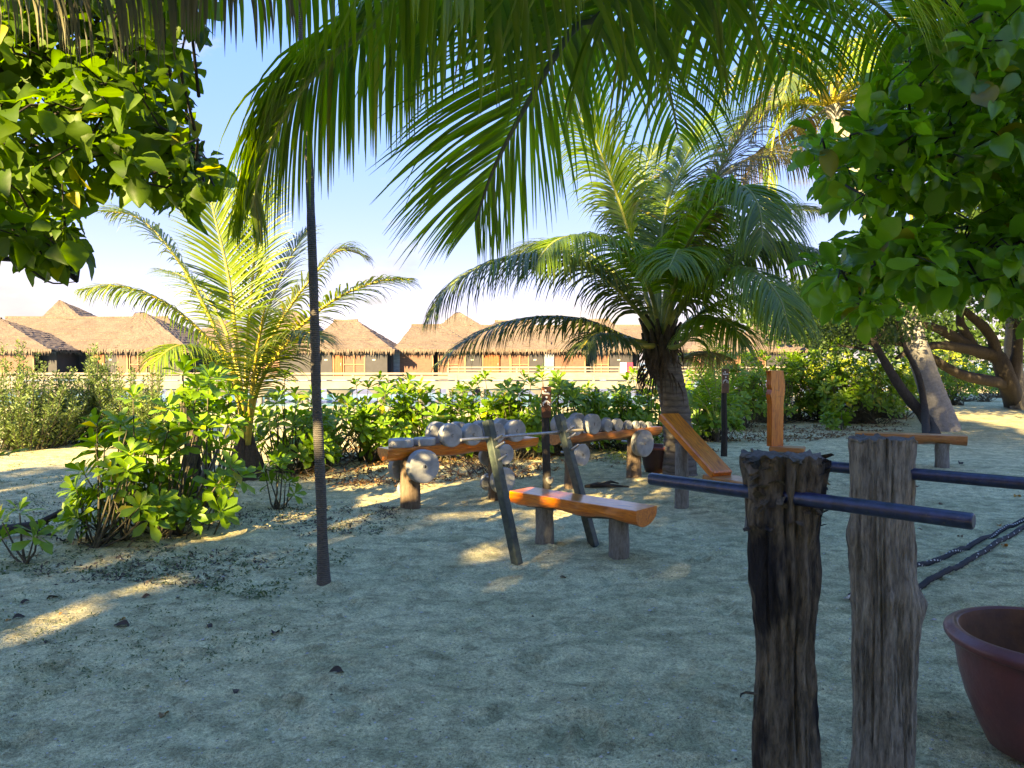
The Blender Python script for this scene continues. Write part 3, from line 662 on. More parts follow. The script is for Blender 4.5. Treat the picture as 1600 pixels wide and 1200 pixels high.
for i, (pl, LL, n, mt, rm, dr, f, t0) in enumerate([
    ([B, (1000, 490, -.3), (940, 430, -.6), (870, 400, -.9), (780, 405, -1.2), (705, 445, -1.4), (668, 500, -1.5)], .85, 84, 'palm_mid', 'rachis', 1.9, (18, 48), .16),
    ([B, (985, 530, -.2), (910, 500, -.3), (820, 498, -.5), (740, 525, -.7), (680, 570, -.8)], .66, 66, 'palm_mid', 'rachis', 1.6, (20, 50), .2),
    ([B, (1012, 470, .1), (985, 370, .2), (955, 280, .1), (925, 210, 0), (880, 150, -.1)], 1.05, 90, 'palm_near', 'rachis', 1.1, (22, 62), .26),
    ([B, (1030, 430, .3), (1040, 330, .5), (1075, 240, .7), (1110, 180, .9)], .95, 84, 'palm_near', 'rachis', 1.2, (30, 66), .26),
    ([B, (1045, 470, -.2), (1070, 390, -.5), (1115, 320, -.8), (1155, 290, -1.1), (1185, 320, -1.4), (1192, 385, -1.6)], .98, 90, 'palm_near', 'rachis', 1.5, (12, 55), .26),
    ([B, (1060, 490, -.1), (1120, 420, -.3), (1200, 385, -.5), (1280, 400, -.7), (1340, 450, -.8)], .9, 76, 'palm_mid', 'rachis', 1.7, (20, 50), .2),
    ([B, (1070, 510, .2), (1130, 470, .3), (1210, 460, .4), (1290, 490, .4)], .75, 64, 'palm_near', 'rachis', 1.6, (20, 50), .2),
    ([B, (1000, 540, -.5), (965, 528, -.9), (930, 522, -1.2), (908, 545, -1.4)], .55, 34, 'palm_mid', 'rachis_y', 1.8, (25, 55), .35),
    ([B, (990, 460, .5), (925, 400, .9), (860, 380, 1.3), (800, 400, 1.6)], .8, 66, 'palm_mid', 'rachis', 1.3, (20, 55), .2),
    ([B, (1020, 440, .6), (1000, 340, 1.0), (1010, 260, 1.4), (1040, 215, 1.7)], .8, 66, 'palm_mid', 'rachis', .8, (28, 62), .25),
    ([B, (1062, 540, -.4), (1100, 500, -.8), (1140, 505, -1.2), (1165, 540, -1.4)], .6, 40, 'palm_near', 'rachis', 1.9, (20, 50), .3),
    ([B, (1060, 450, .8), (1120, 370, 1.2), (1200, 330, 1.6), (1290, 330, 2.0)], .85, 72, 'palm_mid', 'rachis', 1.2, (20, 55), .2),
    ([B, (1045, 430, .0), (1085, 330, .1), (1145, 230, .2), (1190, 150, .2)], .95, 80, 'palm_grey', 'rachis', 1.2, (25, 60), .26),
    ([B, (1052, 460, -.5), (1062, 410, -1.0), (1060, 390, -1.5), (1045, 420, -2.0)], .7, 50, 'palm_near', 'rachis', 1.4, (20, 55), .3),
    ([B, (1055, 470, .3), (1110, 400, .5), (1190, 380, .6), (1270, 420, .6), (1310, 490, .6)], .95, 80, 'palm_near', 'rachis', 1.7, (18, 48), .2),
    ([B, (1060, 480, -.4), (1110, 430, -.9), (1170, 420, -1.4), (1215, 460, -1.8), (1235, 520, -2.0)], .8, 70, 'palm_near', 'rachis', 1.8, (18, 48), .22),
    ([B, (1045, 440, .8), (1075, 340, 1.3), (1130, 270, 1.7), (1210, 240, 2.0), (1280, 270, 2.2)], .95, 80, 'palm_grey', 'rachis', 1.3, (20, 55), .22),
    ([B, (1018, 460, -.2), (985, 400, -.5), (930, 370, -.9), (870, 375, -1.3), (830, 420, -1.6)], .8, 70, 'palm_near', 'rachis', 1.6, (20, 50), .2),
    ([B, (1060, 560, .4), (1095, 550, .8), (1140, 560, 1.1)], .5, 30, 'palm_dry', 'rachis', 2.0, (20, 50), .3),
    ]):
    add_frond(mp, foot, fc(pl, Y0), LL*1.2, int(n*1.9), .036, mt, rm, .042, .005, droop=dr, fwd=f, seed=40+i, t0=t0, lift=.12)

# --- tall leaning palm, back right
foot = G(1478, 672); foot.z = gz(foot.x, foot.y)-.05; Yt = foot.y; crown = P(1300, 165, Yt+.3)
tp = empty('tall_palm', foot, label='tall coconut palm with smooth grey leaning trunk, back right', cat='palm')
trunk_geo([foot, P(1452, 600, Yt), P(1425, 520, Yt+.05), P(1395, 430, Yt+.1), P(1345, 290, Yt+.2), crown], [.34, .27, .25, .23, .2, .17], foot, 'palm_trunk_pale', tp, 24, .03, 60, rings=.015)
rs = random.Random(5)
for i in range(22):
    a = i*2.39996+.3; el = .95-1.5*(i/22); ln = rs.uniform(2.6, 3.6); d = Vector((math.cos(a), math.sin(a), 0))
    c = [crown, crown+d*ln*.3*math.cos(el)+UP*(ln*.33*math.sin(el)+.25), crown+d*ln*.68*math.cos(el*.6)+UP*(ln*.45*math.sin(el)+.1), crown+d*ln*.95*math.cos(el*.5)+UP*(ln*.35*math.sin(el)-.75)]
    old = i > 18
    if i == 20: continue
    add_frond(tp, foot, c, .85, 62, .045, 'palm_dry' if old else ('palm_young' if i % 2 else 'palm_mid'), 'rachis_y' if not old else 'rachis_dark', .045, .008, droop=1.4 if not old else 2.6, fwd=(22, 58), seed=100+i, t0=.2)
for q, (a, w_) in enumerate(((3.5, 1.2), (-.3, 1.2))):
    d = Vector((math.cos(a), math.sin(a), 0)); add_frond(tp, foot, [crown, crown+d*.7*w_+UP*.35, crown+d*1.3*w_-UP*.5, crown+d*1.5*w_-UP*1.8, crown+d*1.45*w_-UP*2.8], .6, 60, .05, ('palm_young', 'palm_dry')[q % 2], 'rachis_y', .04, .01, droop=2.5, fwd=(30, 60), seed=170+q, t0=.25)

# --- small palm seedling between the sign post and the middle palm
foot = G(1120, 690); foot.z = gz(foot.x, foot.y)-.03; Ys = foot.y
sp = empty('palm_seedling', foot, label='small dark palm seedling beside the thin dark marker post', cat='palm')
mb = MB().tube([(0, 0, -.02), (0, 0, .35)], [.06, .035], 8); mb.build('stem', MT['fiber'], sp)
for i, pl in enumerate([[(1120, 680, 0), (1110, 620, -.2), (1085, 570, -.4), (1062, 552, -.5)], [(1120, 680, 0), (1122, 620, .2), (1135, 570, .3), (1165, 545, .4)], [(1120, 680, 0), (1118, 600, -.1), (1112, 560, -.1), (1105, 530, -.2)], [(1120, 680, 0), (1130, 630, -.3), (1150, 590, -.6), (1180, 585, -.8)], [(1120, 680, 0), (1105, 640, -.2), (1080, 610, -.5), (1068, 625, -.8)]]):
    add_frond(sp, foot, fc(pl, Ys), .42, 30, .03, 'palm_near', 'rachis', .018, .004, droop=.7, fwd=(30, 62), seed=200+i, t0=.3)

# --- the palm overhead : its trunk stands behind the viewer's right shoulder, fronds hang into the picture
foot = Vector((2.3, -1.6, gz(2.3, -1.6)-.05)); crown = Vector((1.25, .35, 4.9))
op = empty('overhead_palm', foot, label='big coconut palm overhead whose long fronds hang down across the top', cat='palm')
trunk_geo([foot, Vector((2.05, -1.2, 1.8)), Vector((1.65, -.5, 3.5)), crown], [.22, .17, .15, .15], foot, 'palm_trunk', op, 20, .04, 50, rings=.015)
fl = []
hang = lambda t_: .55+.45*math.sin(PI*min(1, t_+.15))
specs = [
    # A : sweeps left over the pole
    ([crown, Vector((.75, 1.5, 4.9)), P(830, -100, 2.9), P(690, -30, 3.3), P(592, 32, 3.5), P(508, 96, 3.65), P(448, 172, 3.7), P(410, 255, 3.7), P(392, 325, 3.7)], .74, 190, .027, 1.9, (34, 60), .16, 'palm_near'),
    # B : seen from below, rachis clear against the sky
    ([crown, Vector((1.0, 1.6, 4.5)), P(985, -60, 3.3), P(895, 45, 3.7), P(830, 150, 3.95), P(775, 255, 4.1), P(742, 345, 4.2)], .98, 120, .029, .35, (30, 60), .15, 'palm_near'),
    # C : the long row along the top right
    ([crown, Vector((1.4, 1.6, 4.4)), P(1010, -130, 2.9), P(1130, -75, 3.3), P(1250, -40, 3.7), P(1360, 0, 4.1), P(1420, 60, 4.4)], 1.0, 128, .030, 1.5, (20, 44), .13, 'palm_near'),
    ([crown, Vector((1.1, 1.3, 4.6)), P(850, -150, 2.7), P(960, -110, 3.2), P(1075, -60, 3.7), P(1180, 20, 4.2), P(1230, 110, 4.5)], 1.1, 112, .030, 1.0, (26, 50), .15, 'palm_near'),
    # D : only the leaflet tips show, top left
    ([crown, Vector((.5, .9, 4.7)), P(820, -175, 2.55), P(640, -120, 2.65), P(460, -105, 2.75), P(300, -100, 2.85), P(190, -60, 2.9)], .58, 66, .036, 4.0, (5, 25), .20, 'palm_near'),
    # E : fills the dark centre
    ([crown, Vector((1.2, 1.4, 4.6)), P(880, -120, 3.0), P(940, -60, 3.6), P(1000, 20, 4.2), P(1040, 120, 4.7), P(1060, 210, 4.9)], .85, 56, .032, 1.0, (26, 50), .2, 'palm_near'),
]
allL = []; 
for i, (c, LL, n, W, dr, f, t0, mt) in enumerate(specs):
    pts, lf, Q = frond_geo(c, LL, n, W, droop=dr, fwd=f, seed=300+i, t0=t0, lift=.1, seg=7, fold=.3, drop=.01, tipw=.5, prof=hang if i in (2, 4) else None)
    fr = rachis_mesh(pts, .035, .006, foot).build('frond', MT['rachis_dark' if i == 1 else 'rachis'], op)
    for V, p in lf: allL.append((V, fr, Q, i))
vis = []
for k, (V, fr, Q, i) in enumerate(allL):
    c = V[len(V)//2]; b_ = V[-1]; s_ = 0
    if in_view(c, 0) or in_view(b_, 0): s_ = px_size(c, Vector(V[0] if False else V[-1]).__sub__(Vector(V[0])).length)
    vis.append(s_)
order = sorted(range(len(allL)), key=lambda k: -vis[k]); bigs = set(order[:300]); off = np.array(foot)
rest = {}
for k, (V, fr, Q, i) in enumerate(allL):
    if k in bigs and vis[k] > 0: link_mesh('leaflet', np_mesh('leaflet', np.array(V)-off, np.array(Q)), MT['palm_near'], fr)
    else: rest.setdefault(fr.name, (fr, [], Q))[1].append(V)
for fr, Vs, Q in rest.values():
    V = np.array(Vs)-off; link_mesh('leaflets', np_mesh('leaflets', V.reshape(-1, 3), (np.array(Q)[None]+(np.arange(len(Vs))*V.shape[1])[:, None, None]).reshape(-1, 4)), MT['palm_near'], fr, kind='stuff')
# withered grey fringe hanging top left
pts, lf, Q = frond_geo([crown, Vector((-.2, .8, 4.8)), P(420, -190, 2.3), P(280, -130, 2.35), P(150, -90, 2.4), P(30, -70, 2.45), P(-90, -50, 2.5)], .42, 120, .016, droop=5, fwd=(5, 20), seed=333, t0=.3, seg=5, rnd=.3)
fr = rachis_mesh(pts, .03, .006, foot).build('frond', MT['rachis'], op, label='older brownish frond with thin hanging leaflets')
V = np.array([a for a, _ in lf])-off; link_mesh('leaflets', np_mesh('leaflets', V.reshape(-1, 3), (np.array(Q)[None]+(np.arange(len(lf))*V.shape[1])[:, None, None]).reshape(-1, 4)), MT['palm_grey'], fr, kind='stuff')

# ================================================================ BROAD-LEAVED TREES
def in_poly(x, y, poly):
    c = False; j = len(poly)-1
    for i in range(len(poly)):
        xi, yi = poly[i]; xj, yj = poly[j]
        if (yi > y) != (yj > y) and x < (xj-xi)*(y-yi)/(yj-yi)+xi: c = not c
        j = i
    return c
def ell_leaves(ells, n, size, rs):
    pos, dd, nn_, ss = [], [], [], []
    tot = sum(r[0]*r[1]*r[2] for c, r in ells)
    for c, r in ells:
        k = int(n*r[0]*r[1]*r[2]/tot)
        v_ = rs.normal(size=(k, 3)); v_ /= np.linalg.norm(v_, axis=1)[:, None]; q = v_*(rs.rand(k, 1)**.45)
        # clumps
        cl = rs.normal(size=(max(8, k//60), 3)); cl /= np.linalg.norm(cl, axis=1)[:, None]; cl *= rs.rand(len(cl), 1)**.4
        q = np.where(rs.rand(k, 1) < .8, cl[rs.randint(len(cl), size=k)]+rs.normal(size=(k, 3))*.09, q)
        pos.append(q*np.array(r)+np.array(c)); a = rs.normal(size=(k, 3)); a[:, 2] -= .6; dd.append(a); b_ = rs.normal(size=(k, 3))*.6; b_[:, 2] += 1; nn_.append(b_); ss.append(size*rs.uniform(.7, 1.3, k))
    return map(np.concatenate, (pos, dd, nn_, ss))
def big_tree(label, foot, limbs, polys, depth, ncl, per, lsize, kind, mat, shade, nshade, seed, hang=.5, avoid=None):
    rs = np.random.RandomState(seed); foot = Vector(foot); foot.z = gz(foot.x, foot.y)-.05
    root = empty('leafy_tree', foot, label=label, cat='tree')
    lp = []
    for j, (pth, ra, rb) in enumerate(limbs):
        pts = spline(pth, 14); lp += pts[3:]
        MB().tube([p-foot for p in pts], [ra+(rb-ra)*i/13 for i in range(14)], 9, wob=.12).build('trunk' if j == 0 else 'branch', MT['bark_dark'], root)
    L4 = []; tw = MB(); poly = polys; xs_ = [p[0] for p in poly]; ys_ = [p[1] for p in poly]; n_ = 0
    while n_ < ncl:
        x = rs.uniform(min(xs_), max(xs_)); y = rs.uniform(min(ys_), max(ys_))
        if not in_poly(x, y, poly): continue
        n_ += 1; c = P(x, y, rs.uniform(*depth)); q = min(lp, key=lambda p: (p-c).length)
        d = (c-q); 
        if d.length > .6: q = c-d.normalized()*.6
        m_ = q.lerp(c, .5)+Vector(rvec(rs))*.08; tw.tube([q-foot, m_-foot, c-foot], [.009, .006, .003], 4)
        ax = (c-m_).normalized()
        for i in range(per):
            f = rs.rand(); b_ = m_.lerp(c, .25+.75*f); o_ = rvec(rs); ddv = np.array(ax)*.35+o_*.8+np.array((0, 0, -hang)); nv = rvec(rs)*.55+np.array((0, -.25, .8))
            L4.append((np.array(b_)+o_*.03, ddv, nv, lsize*rs.choice((.45, .7, .85, 1.0, 1.1, 1.25))*rs.uniform(.9, 1.1)))
    tw.build('twigs', MT['bark_dark'], root, kind='stuff')
    pos, dd, nn_, ss = map(np.array, zip(*L4))
    put_leaves(root, kind, mat, pos, dd, nn_, ss, 300, 18, tuple(foot))
    if nshade:
        pos, dd, nn_, ss = ell_leaves(shade, nshade, .34, rs)
        if avoid is not None:
            k = ~avoid(pos); pos, dd, nn_, ss = pos[k], dd[k], nn_[k], ss[k]
        link_mesh('foliage', scatter_mesh('foliage', TPL['card'], pos-np.array(foot), dd, nn_, ss), MT['crown'], root, kind='stuff')
    return root
def frustum(pos):     # keep the crown that hangs behind and above the viewer out of the view
    y = np.maximum(pos[:, 1], .01); uu = pos[:, 0]/y*F+800; vv = 566-(pos[:, 2]-EYE)/y*F
    return (pos[:, 1] > -.4) & (uu > -250) & (uu < 1850) & (vv > -330)
polyL = [(-260, -200), (330, -200), (300, 0), (305, 60), (318, 60), (295, 110), (285, 150), (278, 205), (300, 238), (335, 248), (345, 280), (300, 305), (235, 315), (205, 285), (150, 288), (118, 330), (150, 378), (120, 408), (80, 425), (58, 395), (20, 372), (-20, 350), (-260, 380)]
tl = (-5.2, 1.2)
big_tree('broad tree with large hanging heart-shaped leaves filling the top left corner', (tl[0], tl[1], 0),
    [([Vector((tl[0], tl[1], -.1)), Vector((-5.4, 1.0, 1.6)), Vector((-5.6, .2, 3.2)), Vector((-6.2, -1.6, 5))], .26, .12),
     ([Vector((-5.35, 1.1, 1.8)), P(-330, 300, 3.9), P(-120, 380, 4.2), P(0, 385, 4.2), P(60, 300, 4.2), P(110, 200, 4.3), P(200, 130, 4.4)], .10, .018),
     ([P(-120, 300, 4.0), P(40, 120, 4.0), P(160, 160, 4.1), P(230, 215, 4.2), P(320, 262, 4.2)], .035, .008),
     ([P(-120, 380, 4.2), P(0, 402, 4.1), P(45, 420, 4.1), P(80, 442, 4.1), P(120, 440, 4.1)], .010, .003),
     ([Vector((-5.6, .2, 3.2)), Vector((-8, -2.5, 5)), Vector((-10.5, -5, 6.2))], .14, .05), ([Vector((-5.6, -.4, 3.6)), Vector((-4.4, -3, 5)), Vector((-3.5, -5.5, 5.8))], .12, .04)],
    polyL, (3.2, 5.4), 560, 10, .125, 'heart', 'hibiscus',
    [], 0, 21, avoid=frustum)
polyR = [(1425, -150), (1412, 0), (1372, 60), (1402, 110), (1365, 165), (1335, 205), (1245, 228), (1252, 285), (1300, 300), (1372, 335), (1335, 380), (1268, 402), (1292, 470), (1350, 500), (1395, 488), (1470, 455), (1560, 470), (1680, 500), (1900, 520), (1900, -150)]
tr = (6.3, 3.6)
big_tree('broad tree with glossy oval leaves hanging down the right edge', (tr[0], tr[1], 0),
    [([Vector((tr[0], tr[1], -.1)), Vector((6.2, 3.8, 1.5)), Vector((5.8, 3.9, 3.0)), Vector((5.2, 3.4, 4.8))], .24, .10),
     ([Vector((6.2, 3.8, 1.6)), P(1700, 380, 4.9), P(1560, 380, 4.9), P(1440, 400, 5.0), P(1340, 450, 5.1)], .07, .01),
     ([Vector((6.0, 3.8, 2.4)), P(1660, 220, 4.8), P(1520, 230, 4.9), P(1400, 250, 5.0), P(1300, 262, 5.1)], .07, .01),
     ([Vector((5.7, 3.8, 3.2)), P(1620, 60, 4.7), P(1500, 60, 4.8), P(1420, 60, 4.9)], .06, .01),
     ([Vector((5.8, 3.9, 3.0)), Vector((5.5, 1.5, 4.5)), Vector((4.5, -2, 5.5)), Vector((3.5, -4.5, 5.8))], .12, .04)],
    polyR, (3.8, 6.6), 820, 10, .165, 'oval', 'broadleaf',
    [], 0, 22, avoid=frustum, hang=.25)

def shade_tree(label, x, y, h, ells, n, seed):
    rs = np.random.RandomState(seed); f = Vector((x, y, gz(x, y)-.05)); root = empty('shade_tree', f, label=label, cat='tree')
    MB().tube([(0, 0, 0), (.1, 0, h*.25), (-.1, .1, h*.5), (0, 0, h*.8)], [.34, .26, .2, .08], 10, wob=.15).build('trunk', MT['bark_dark'], root)
    for c, r_ in ells:
        c = Vector(c)-f; MB().tube([(0, 0, h*.3), c*.5+Vector((0, 0, h*.12)), c], [.14, .09, .03], 7, wob=.2).build('branch', MT['bark_dark'], root)
    pos, dd, nn_, ss = ell_leaves(ells, n, .42, rs)
    link_mesh('foliage', scatter_mesh('foliage', TPL['card'], pos-np.array(f), dd, nn_, ss), MT['canopy'], root, kind='stuff')
shade_tree('wide leafy shade tree standing well behind the viewer to the left', -14, -13, 7, [((-11.2, -12, 5.2), (3.4, 2.4, 3.3)), ((-16.5, -12.5, 5.8), (4.6, 2.6, 4.0)), ((-15.9, -12, 8.0), (3.5, 2.2, 2.2)), ((-9, -12.3, 4.6), (2.6, 2, 3.6)), ((-22, -12, 5.6), (4.0, 2.4, 3.6)), ((-13, -12, 3.2), (8, 1.8, 2.0))], 30000, 91)
shade_tree('taller leafy shade tree standing well behind the viewer to the right', -3, -13, 10, [((-6.0, -12, 6.6), (3.8, 2.4, 4.6)), ((-1.5, -12.5, 6.8), (4.0, 2.5, 4.8)), ((-6.2, -12.5, 11.5), (3.4, 2.2, 3.4)), ((-8.4, -12.5, 12.5), (2.7, 2.0, 2.8)), ((3.6, -12, 6.0), (4.0, 2.4, 4.0)), ((-2, -12, 3.2), (9, 1.8, 2.2))], 41000, 92)

def small_tree(label, foot, limbs, leaf_regions, n, size, seed, mat='crown', cat='tree', bark='bark_dark', depth=(18, 22), name='spreading_tree'):
    rs = np.random.RandomState(seed); foot.z = gz(foot.x, foot.y)-.05; root = empty(name, foot, label=label, cat=cat)
    for j, (pth, ra, rb) in enumerate(limbs):
        pts = spline(pth, 16); MB().tube([p-foot for p in pts], [ra+(rb-ra)*i/15 for i in range(16)], 9, wob=.2).build('trunk' if j == 0 else 'branch', MT[bark], root)
    pos = []
    tot = len(leaf_regions)
    for poly in leaf_regions:
        xs_ = [p[0] for p in poly]; ys_ = [p[1] for p in poly]; k = 0; cl = []
        while len(cl) < n//tot//28:
            x = rs.uniform(min(xs_), max(xs_)); y = rs.uniform(min(ys_), max(ys_))
            if in_poly(x, y, poly): cl.append(np.array(P(x, y, rs.uniform(*depth))))
        for c in cl:
            q = rs.normal(size=(28, 3))*np.array((.42, .42, .16))+c; pos.append(q)
    pos = np.concatenate(pos); k = len(pos); d = rs.normal(size=(k, 3)); nn_ = rs.normal(size=(k, 3))*.5; nn_[:, 2] += 1
    link_mesh('foliage', scatter_mesh('foliage', TPL['small'], pos-np.array(foot), d, nn_, size*rs.uniform(.7, 1.3, k)), MT[mat], root, kind='stuff')
    return root
YB = 21.0
f1 = G(1582, 652)
small_tree('low spreading tree with dark twisted limbs near the right edge, back right', G(1585, 632),
    [([G(1585, 636), P(1575, 600, 24), P(1560, 560, 24), P(1520, 545, 24), P(1470, 515, 23.5), P(1430, 505, 23)], .34, .09),
     ([P(1560, 565, 24), P(1545, 520, 24), P(1500, 480, 24), P(1460, 450, 24)], .2, .06), ([P(1540, 552, 24), P(1480, 540, 23), P(1430, 545, 22.5), P(1400, 560, 22)], .18, .05),
     ([P(1575, 600, 24), P(1500, 585, 23), P(1450, 555, 23), P(1400, 535, 22.5), P(1330, 540, 22)], .19, .04), ([P(1580, 600, 24), P(1590, 540, 24), P(1585, 470, 24)], .22, .09), ([P(1520, 545, 24), P(1500, 500, 24), P(1510, 450, 24)], .2, .06)],
    [[(1180, 455), (1300, 440), (1420, 470), (1420, 520), (1330, 540), (1230, 530), (1180, 500)], [(1400, 380), (1700, 360), (1700, 540), (1600, 520), (1520, 470), (1420, 480)]], 22000, .17, 31, 'crown', depth=(21, 26))
small_tree('thin black-barked tree leaning left against the tall grey palm trunk', G(1462, 690),
    [([G(1462, 694), P(1450, 660, 16.9), P(1410, 610, 17), P(1385, 570, 17), P(1362, 530, 17), P(1335, 500, 17)], .15, .05), ([P(1395, 590, 17), P(1375, 555, 17.2), P(1345, 545, 17.3), P(1310, 540, 17.4)], .05, .02),
     ([G(1448, 692), P(1445, 640, 16.8), P(1436, 590, 16.9), P(1415, 545, 17), P(1400, 500, 17)], .09, .04), ([P(1365, 535, 17), P(1390, 500, 17), P(1400, 470, 17)], .05, .02)],
    [[(1260, 440), (1400, 430), (1440, 480), (1400, 530), (1300, 520)]], 5500, .13, 32, 'crown', depth=(16, 19))
small_tree('pale-barked trunk at the far right edge behind the spreading tree', G(1592, 640), [([G(1592, 640), P(1588, 590, 25), P(1580, 540, 25), P(1590, 450, 25)], .28, .2)], [[(1540, 330), (1760, 330), (1760, 480), (1560, 470)]], 6000, .18, 33, 'crown', depth=(24, 28), bark='bark_leg')

small_tree('added shading tree hidden behind the glossy broad-leaved tree, upper right', G(1690, 668), [([G(1690, 668), P(1680, 560, 18.5), P(1660, 450, 18), P(1620, 350, 17.5)], .25, .1), ([P(1680, 540, 18.5), P(1600, 420, 17), P(1540, 340, 16.5)], .12, .04)],
    [[(1440, 240), (1850, 200), (1850, 430), (1700, 440), (1500, 400)], [(1500, 120), (1850, 80), (1850, 260), (1500, 260)]], 22000, .2, 34, 'crown', depth=(14.5, 19.5))  # added tree; its crown is placed to keep sun off the spreading limbs

# ================================================================ SHRUBS
def bush(px, py, w, h, nros, leafL, label, mat='scaevola', per=12, cap=0, seed=0, group=None, dep=None, nstem=5, z0=.15, minpx=12, name='sea_lettuce_bush', up=.5):
    rs = np.random.RandomState(seed); f = G(px, py); f.z = gz(f.x, f.y)-.03; root = empty(name, f, label=label, cat='bush', group=group)
    dep = dep or w*.7; out_ = []; st = MB(); ctr = np.array(f)+np.array((0, dep*.35, 0))
    stems = [np.array((rs.uniform(-.2, .2)*w, rs.uniform(0, .5)*dep, 0)) for _ in range(nstem)]
    for i in range(nros):
        while True:
            q = rs.uniform(-1, 1, 3); q[2] = abs(q[2])
            r_ = np.linalg.norm(q)
            if .55 < r_ < 1: break
        bumpy = 1+.28*math.sin(q[0]*7+seed)*math.cos(q[1]*5+seed*2)
        c = ctr+q*np.array((w/2, dep/2, h-z0))*np.array((1, 1, bumpy))+np.array((0, 0, z0)); axis = q*np.array((.9, .9, .7))+np.array((0, -.1, up)); axis /= np.linalg.norm(axis)
        rosette(out_, c, axis, per, leafL*rs.uniform(.8, 1.15), rs=rs)
        s0 = stems[rs.randint(nstem)]; e = c-np.array(f)-axis*.03; m_ = s0*.5+e*.5+np.array((0, 0, -.1*h))+rvec(rs)*.06*h
        st.tube([s0, s0*.7+m_*.3+rvec(rs)*.03, m_, e], [.016+.006*h, .012, .009, .005], 5)
    st.build('stems', MT['stem'], root)
    pos, d, nn_, ss = map(np.array, zip(*out_))
    put_leaves(root, 'scaevola', mat, pos, d, nn_, ss, cap, minpx, tuple(f)); return root
# near left bushes
bush(175, 862, 1.2, 1.25, 36, .18, 'nearest leafy sea lettuce bush at left, low green leaf cluster at its foot', cap=290, seed=1, per=13, nstem=3)
bush(262, 842, 1.4, 1.75, 50, .18, 'tallest sea lettuce bush at left, its glossy rosettes reaching over the black stump', cap=290, seed=2, per=13, nstem=4, dep=.8)
bush(322, 800, .75, 1.5, 24, .17, 'leafy bush growing right around the black stump left of the young palm', cap=200, seed=3, per=12, nstem=2, z0=.9)
bush(12, 885, .5, .5, 5, .16, 'little broad-leaved seedling cut by the left edge', cap=80, seed=4, per=9, nstem=1, z0=.2)
bush(432, 797, .42, .82, 8, .14, 'slim sapling with three tiers of leaves left of the thin pole', cap=110, seed=5, per=10, nstem=2)
bush(340, 806, .18, .42, 3, .11, 'tiny bright seedling right of the black stump', cap=40, seed=6, per=8, nstem=1, z0=.3)
bush(600, 720, .0001+.5, .55, 6, .12, 'small sapling just right of the thin pole, behind it', cap=0, seed=7, per=9, nstem=1) if False else None
# middle row behind the rack
row = [(440, 742, 1.6, 1.45, 34, 'sea lettuce bush directly behind the thin pole at left'), (505, 728, 1.5, 1.15, 34, 'sea lettuce bush just right of the thin pole, bare twigs below'),
       (590, 722, 1.9, 1.55, 46, 'sea lettuce bush with tall centre rosettes behind the left end of the rack'), (672, 720, 1.7, 1.25, 40, 'sea lettuce bush behind the flat concrete discs'),
       (752, 716, 1.5, 1.35, 34, 'thin open sea lettuce bush behind the standing dumbbells'), (812, 720, 1.3, 1.3, 34, 'sea lettuce bush left of the brown sign post'),
       (880, 715, 1.9, 1.50, 50, 'tall bright sea lettuce bush right behind the brown sign post'), (955, 708, 1.8, 1.2, 46, 'sea lettuce bush behind the smallest dumbbells'),
       (1005, 700, 1.4, 1.35, 40, 'sea lettuce bush just left of the middle palm trunk'), (1105, 690, 1.6, 1.35, 46, 'bright low sea lettuce bush just right of the middle palm trunk')]
for i, (px, py, w, h, n, lb) in enumerate(row):
    bush(px, py, w, h, int(n*1.55), .195, lb, seed=20+i, per=11, group='sea lettuce bushes behind the rack', nstem=6, z0=.25)
hed = [(1150, 672, 2.6, 1.9, 'leftmost bush of the dense green hedge'), (1215, 662, 2.8, 2.0, 'dense hedge bush behind the upright wooden back rest'), (1290, 660, 3.0, 2.05, 'dense hedge bush in the middle of the green hedge'),
       (1352, 664, 2.6, 1.75, 'dense hedge bush spilling forward near the far bench'), (1405, 655, 2.0, 1.6, 'last hedge bush just left of the leaning palm trunk')]
for i, (px, py, w, h, lb) in enumerate(hed):
    bush(px, py, w, h, 150, .19, lb, seed=50+i, per=11, group='sea lettuce hedge', nstem=9, z0=.35, dep=2.2)
bush(1318, 672, .9, .65, 14, .19, 'low clump of leaves spilling from the hedge onto the sand', seed=60, per=11)
bush(1478, 634, 3.4, 2.1, 130, .2, 'bush behind the leaning palm trunk', seed=61, per=10, nstem=8, z0=.4)
bush(1540, 628, 3.0, 1.5, 60, .2, 'yellow-tipped bush under the dark spreading limbs', seed=62, per=10, nstem=6, z0=.4)
bush(1600, 622, 4.0, 1.9, 80, .2, 'bush cut by the right edge, behind the pale trunk', seed=63, per=10, nstem=6, z0=.3)
for i, (px, py, w, h, lb) in enumerate([(1290, 606, 3.6, 2.4, 'leftmost yellow sunlit shrub beyond the hedge'), (1345, 604, 3.4, 2.1, 'second yellow sunlit shrub beyond the hedge'), (1455, 604, 3.6, 2.5, 'yellow sunlit shrub beyond, right of the leaning palm'), (1505, 603, 4.4, 3.0, 'yellow sunlit shrub under the dark limbs, far right')]):
    bush(px, py, w, h, 80, .3, lb, 'lawn', seed=70+i, per=9, group='sunlit yellow shrubs beyond the hedge', nstem=5)

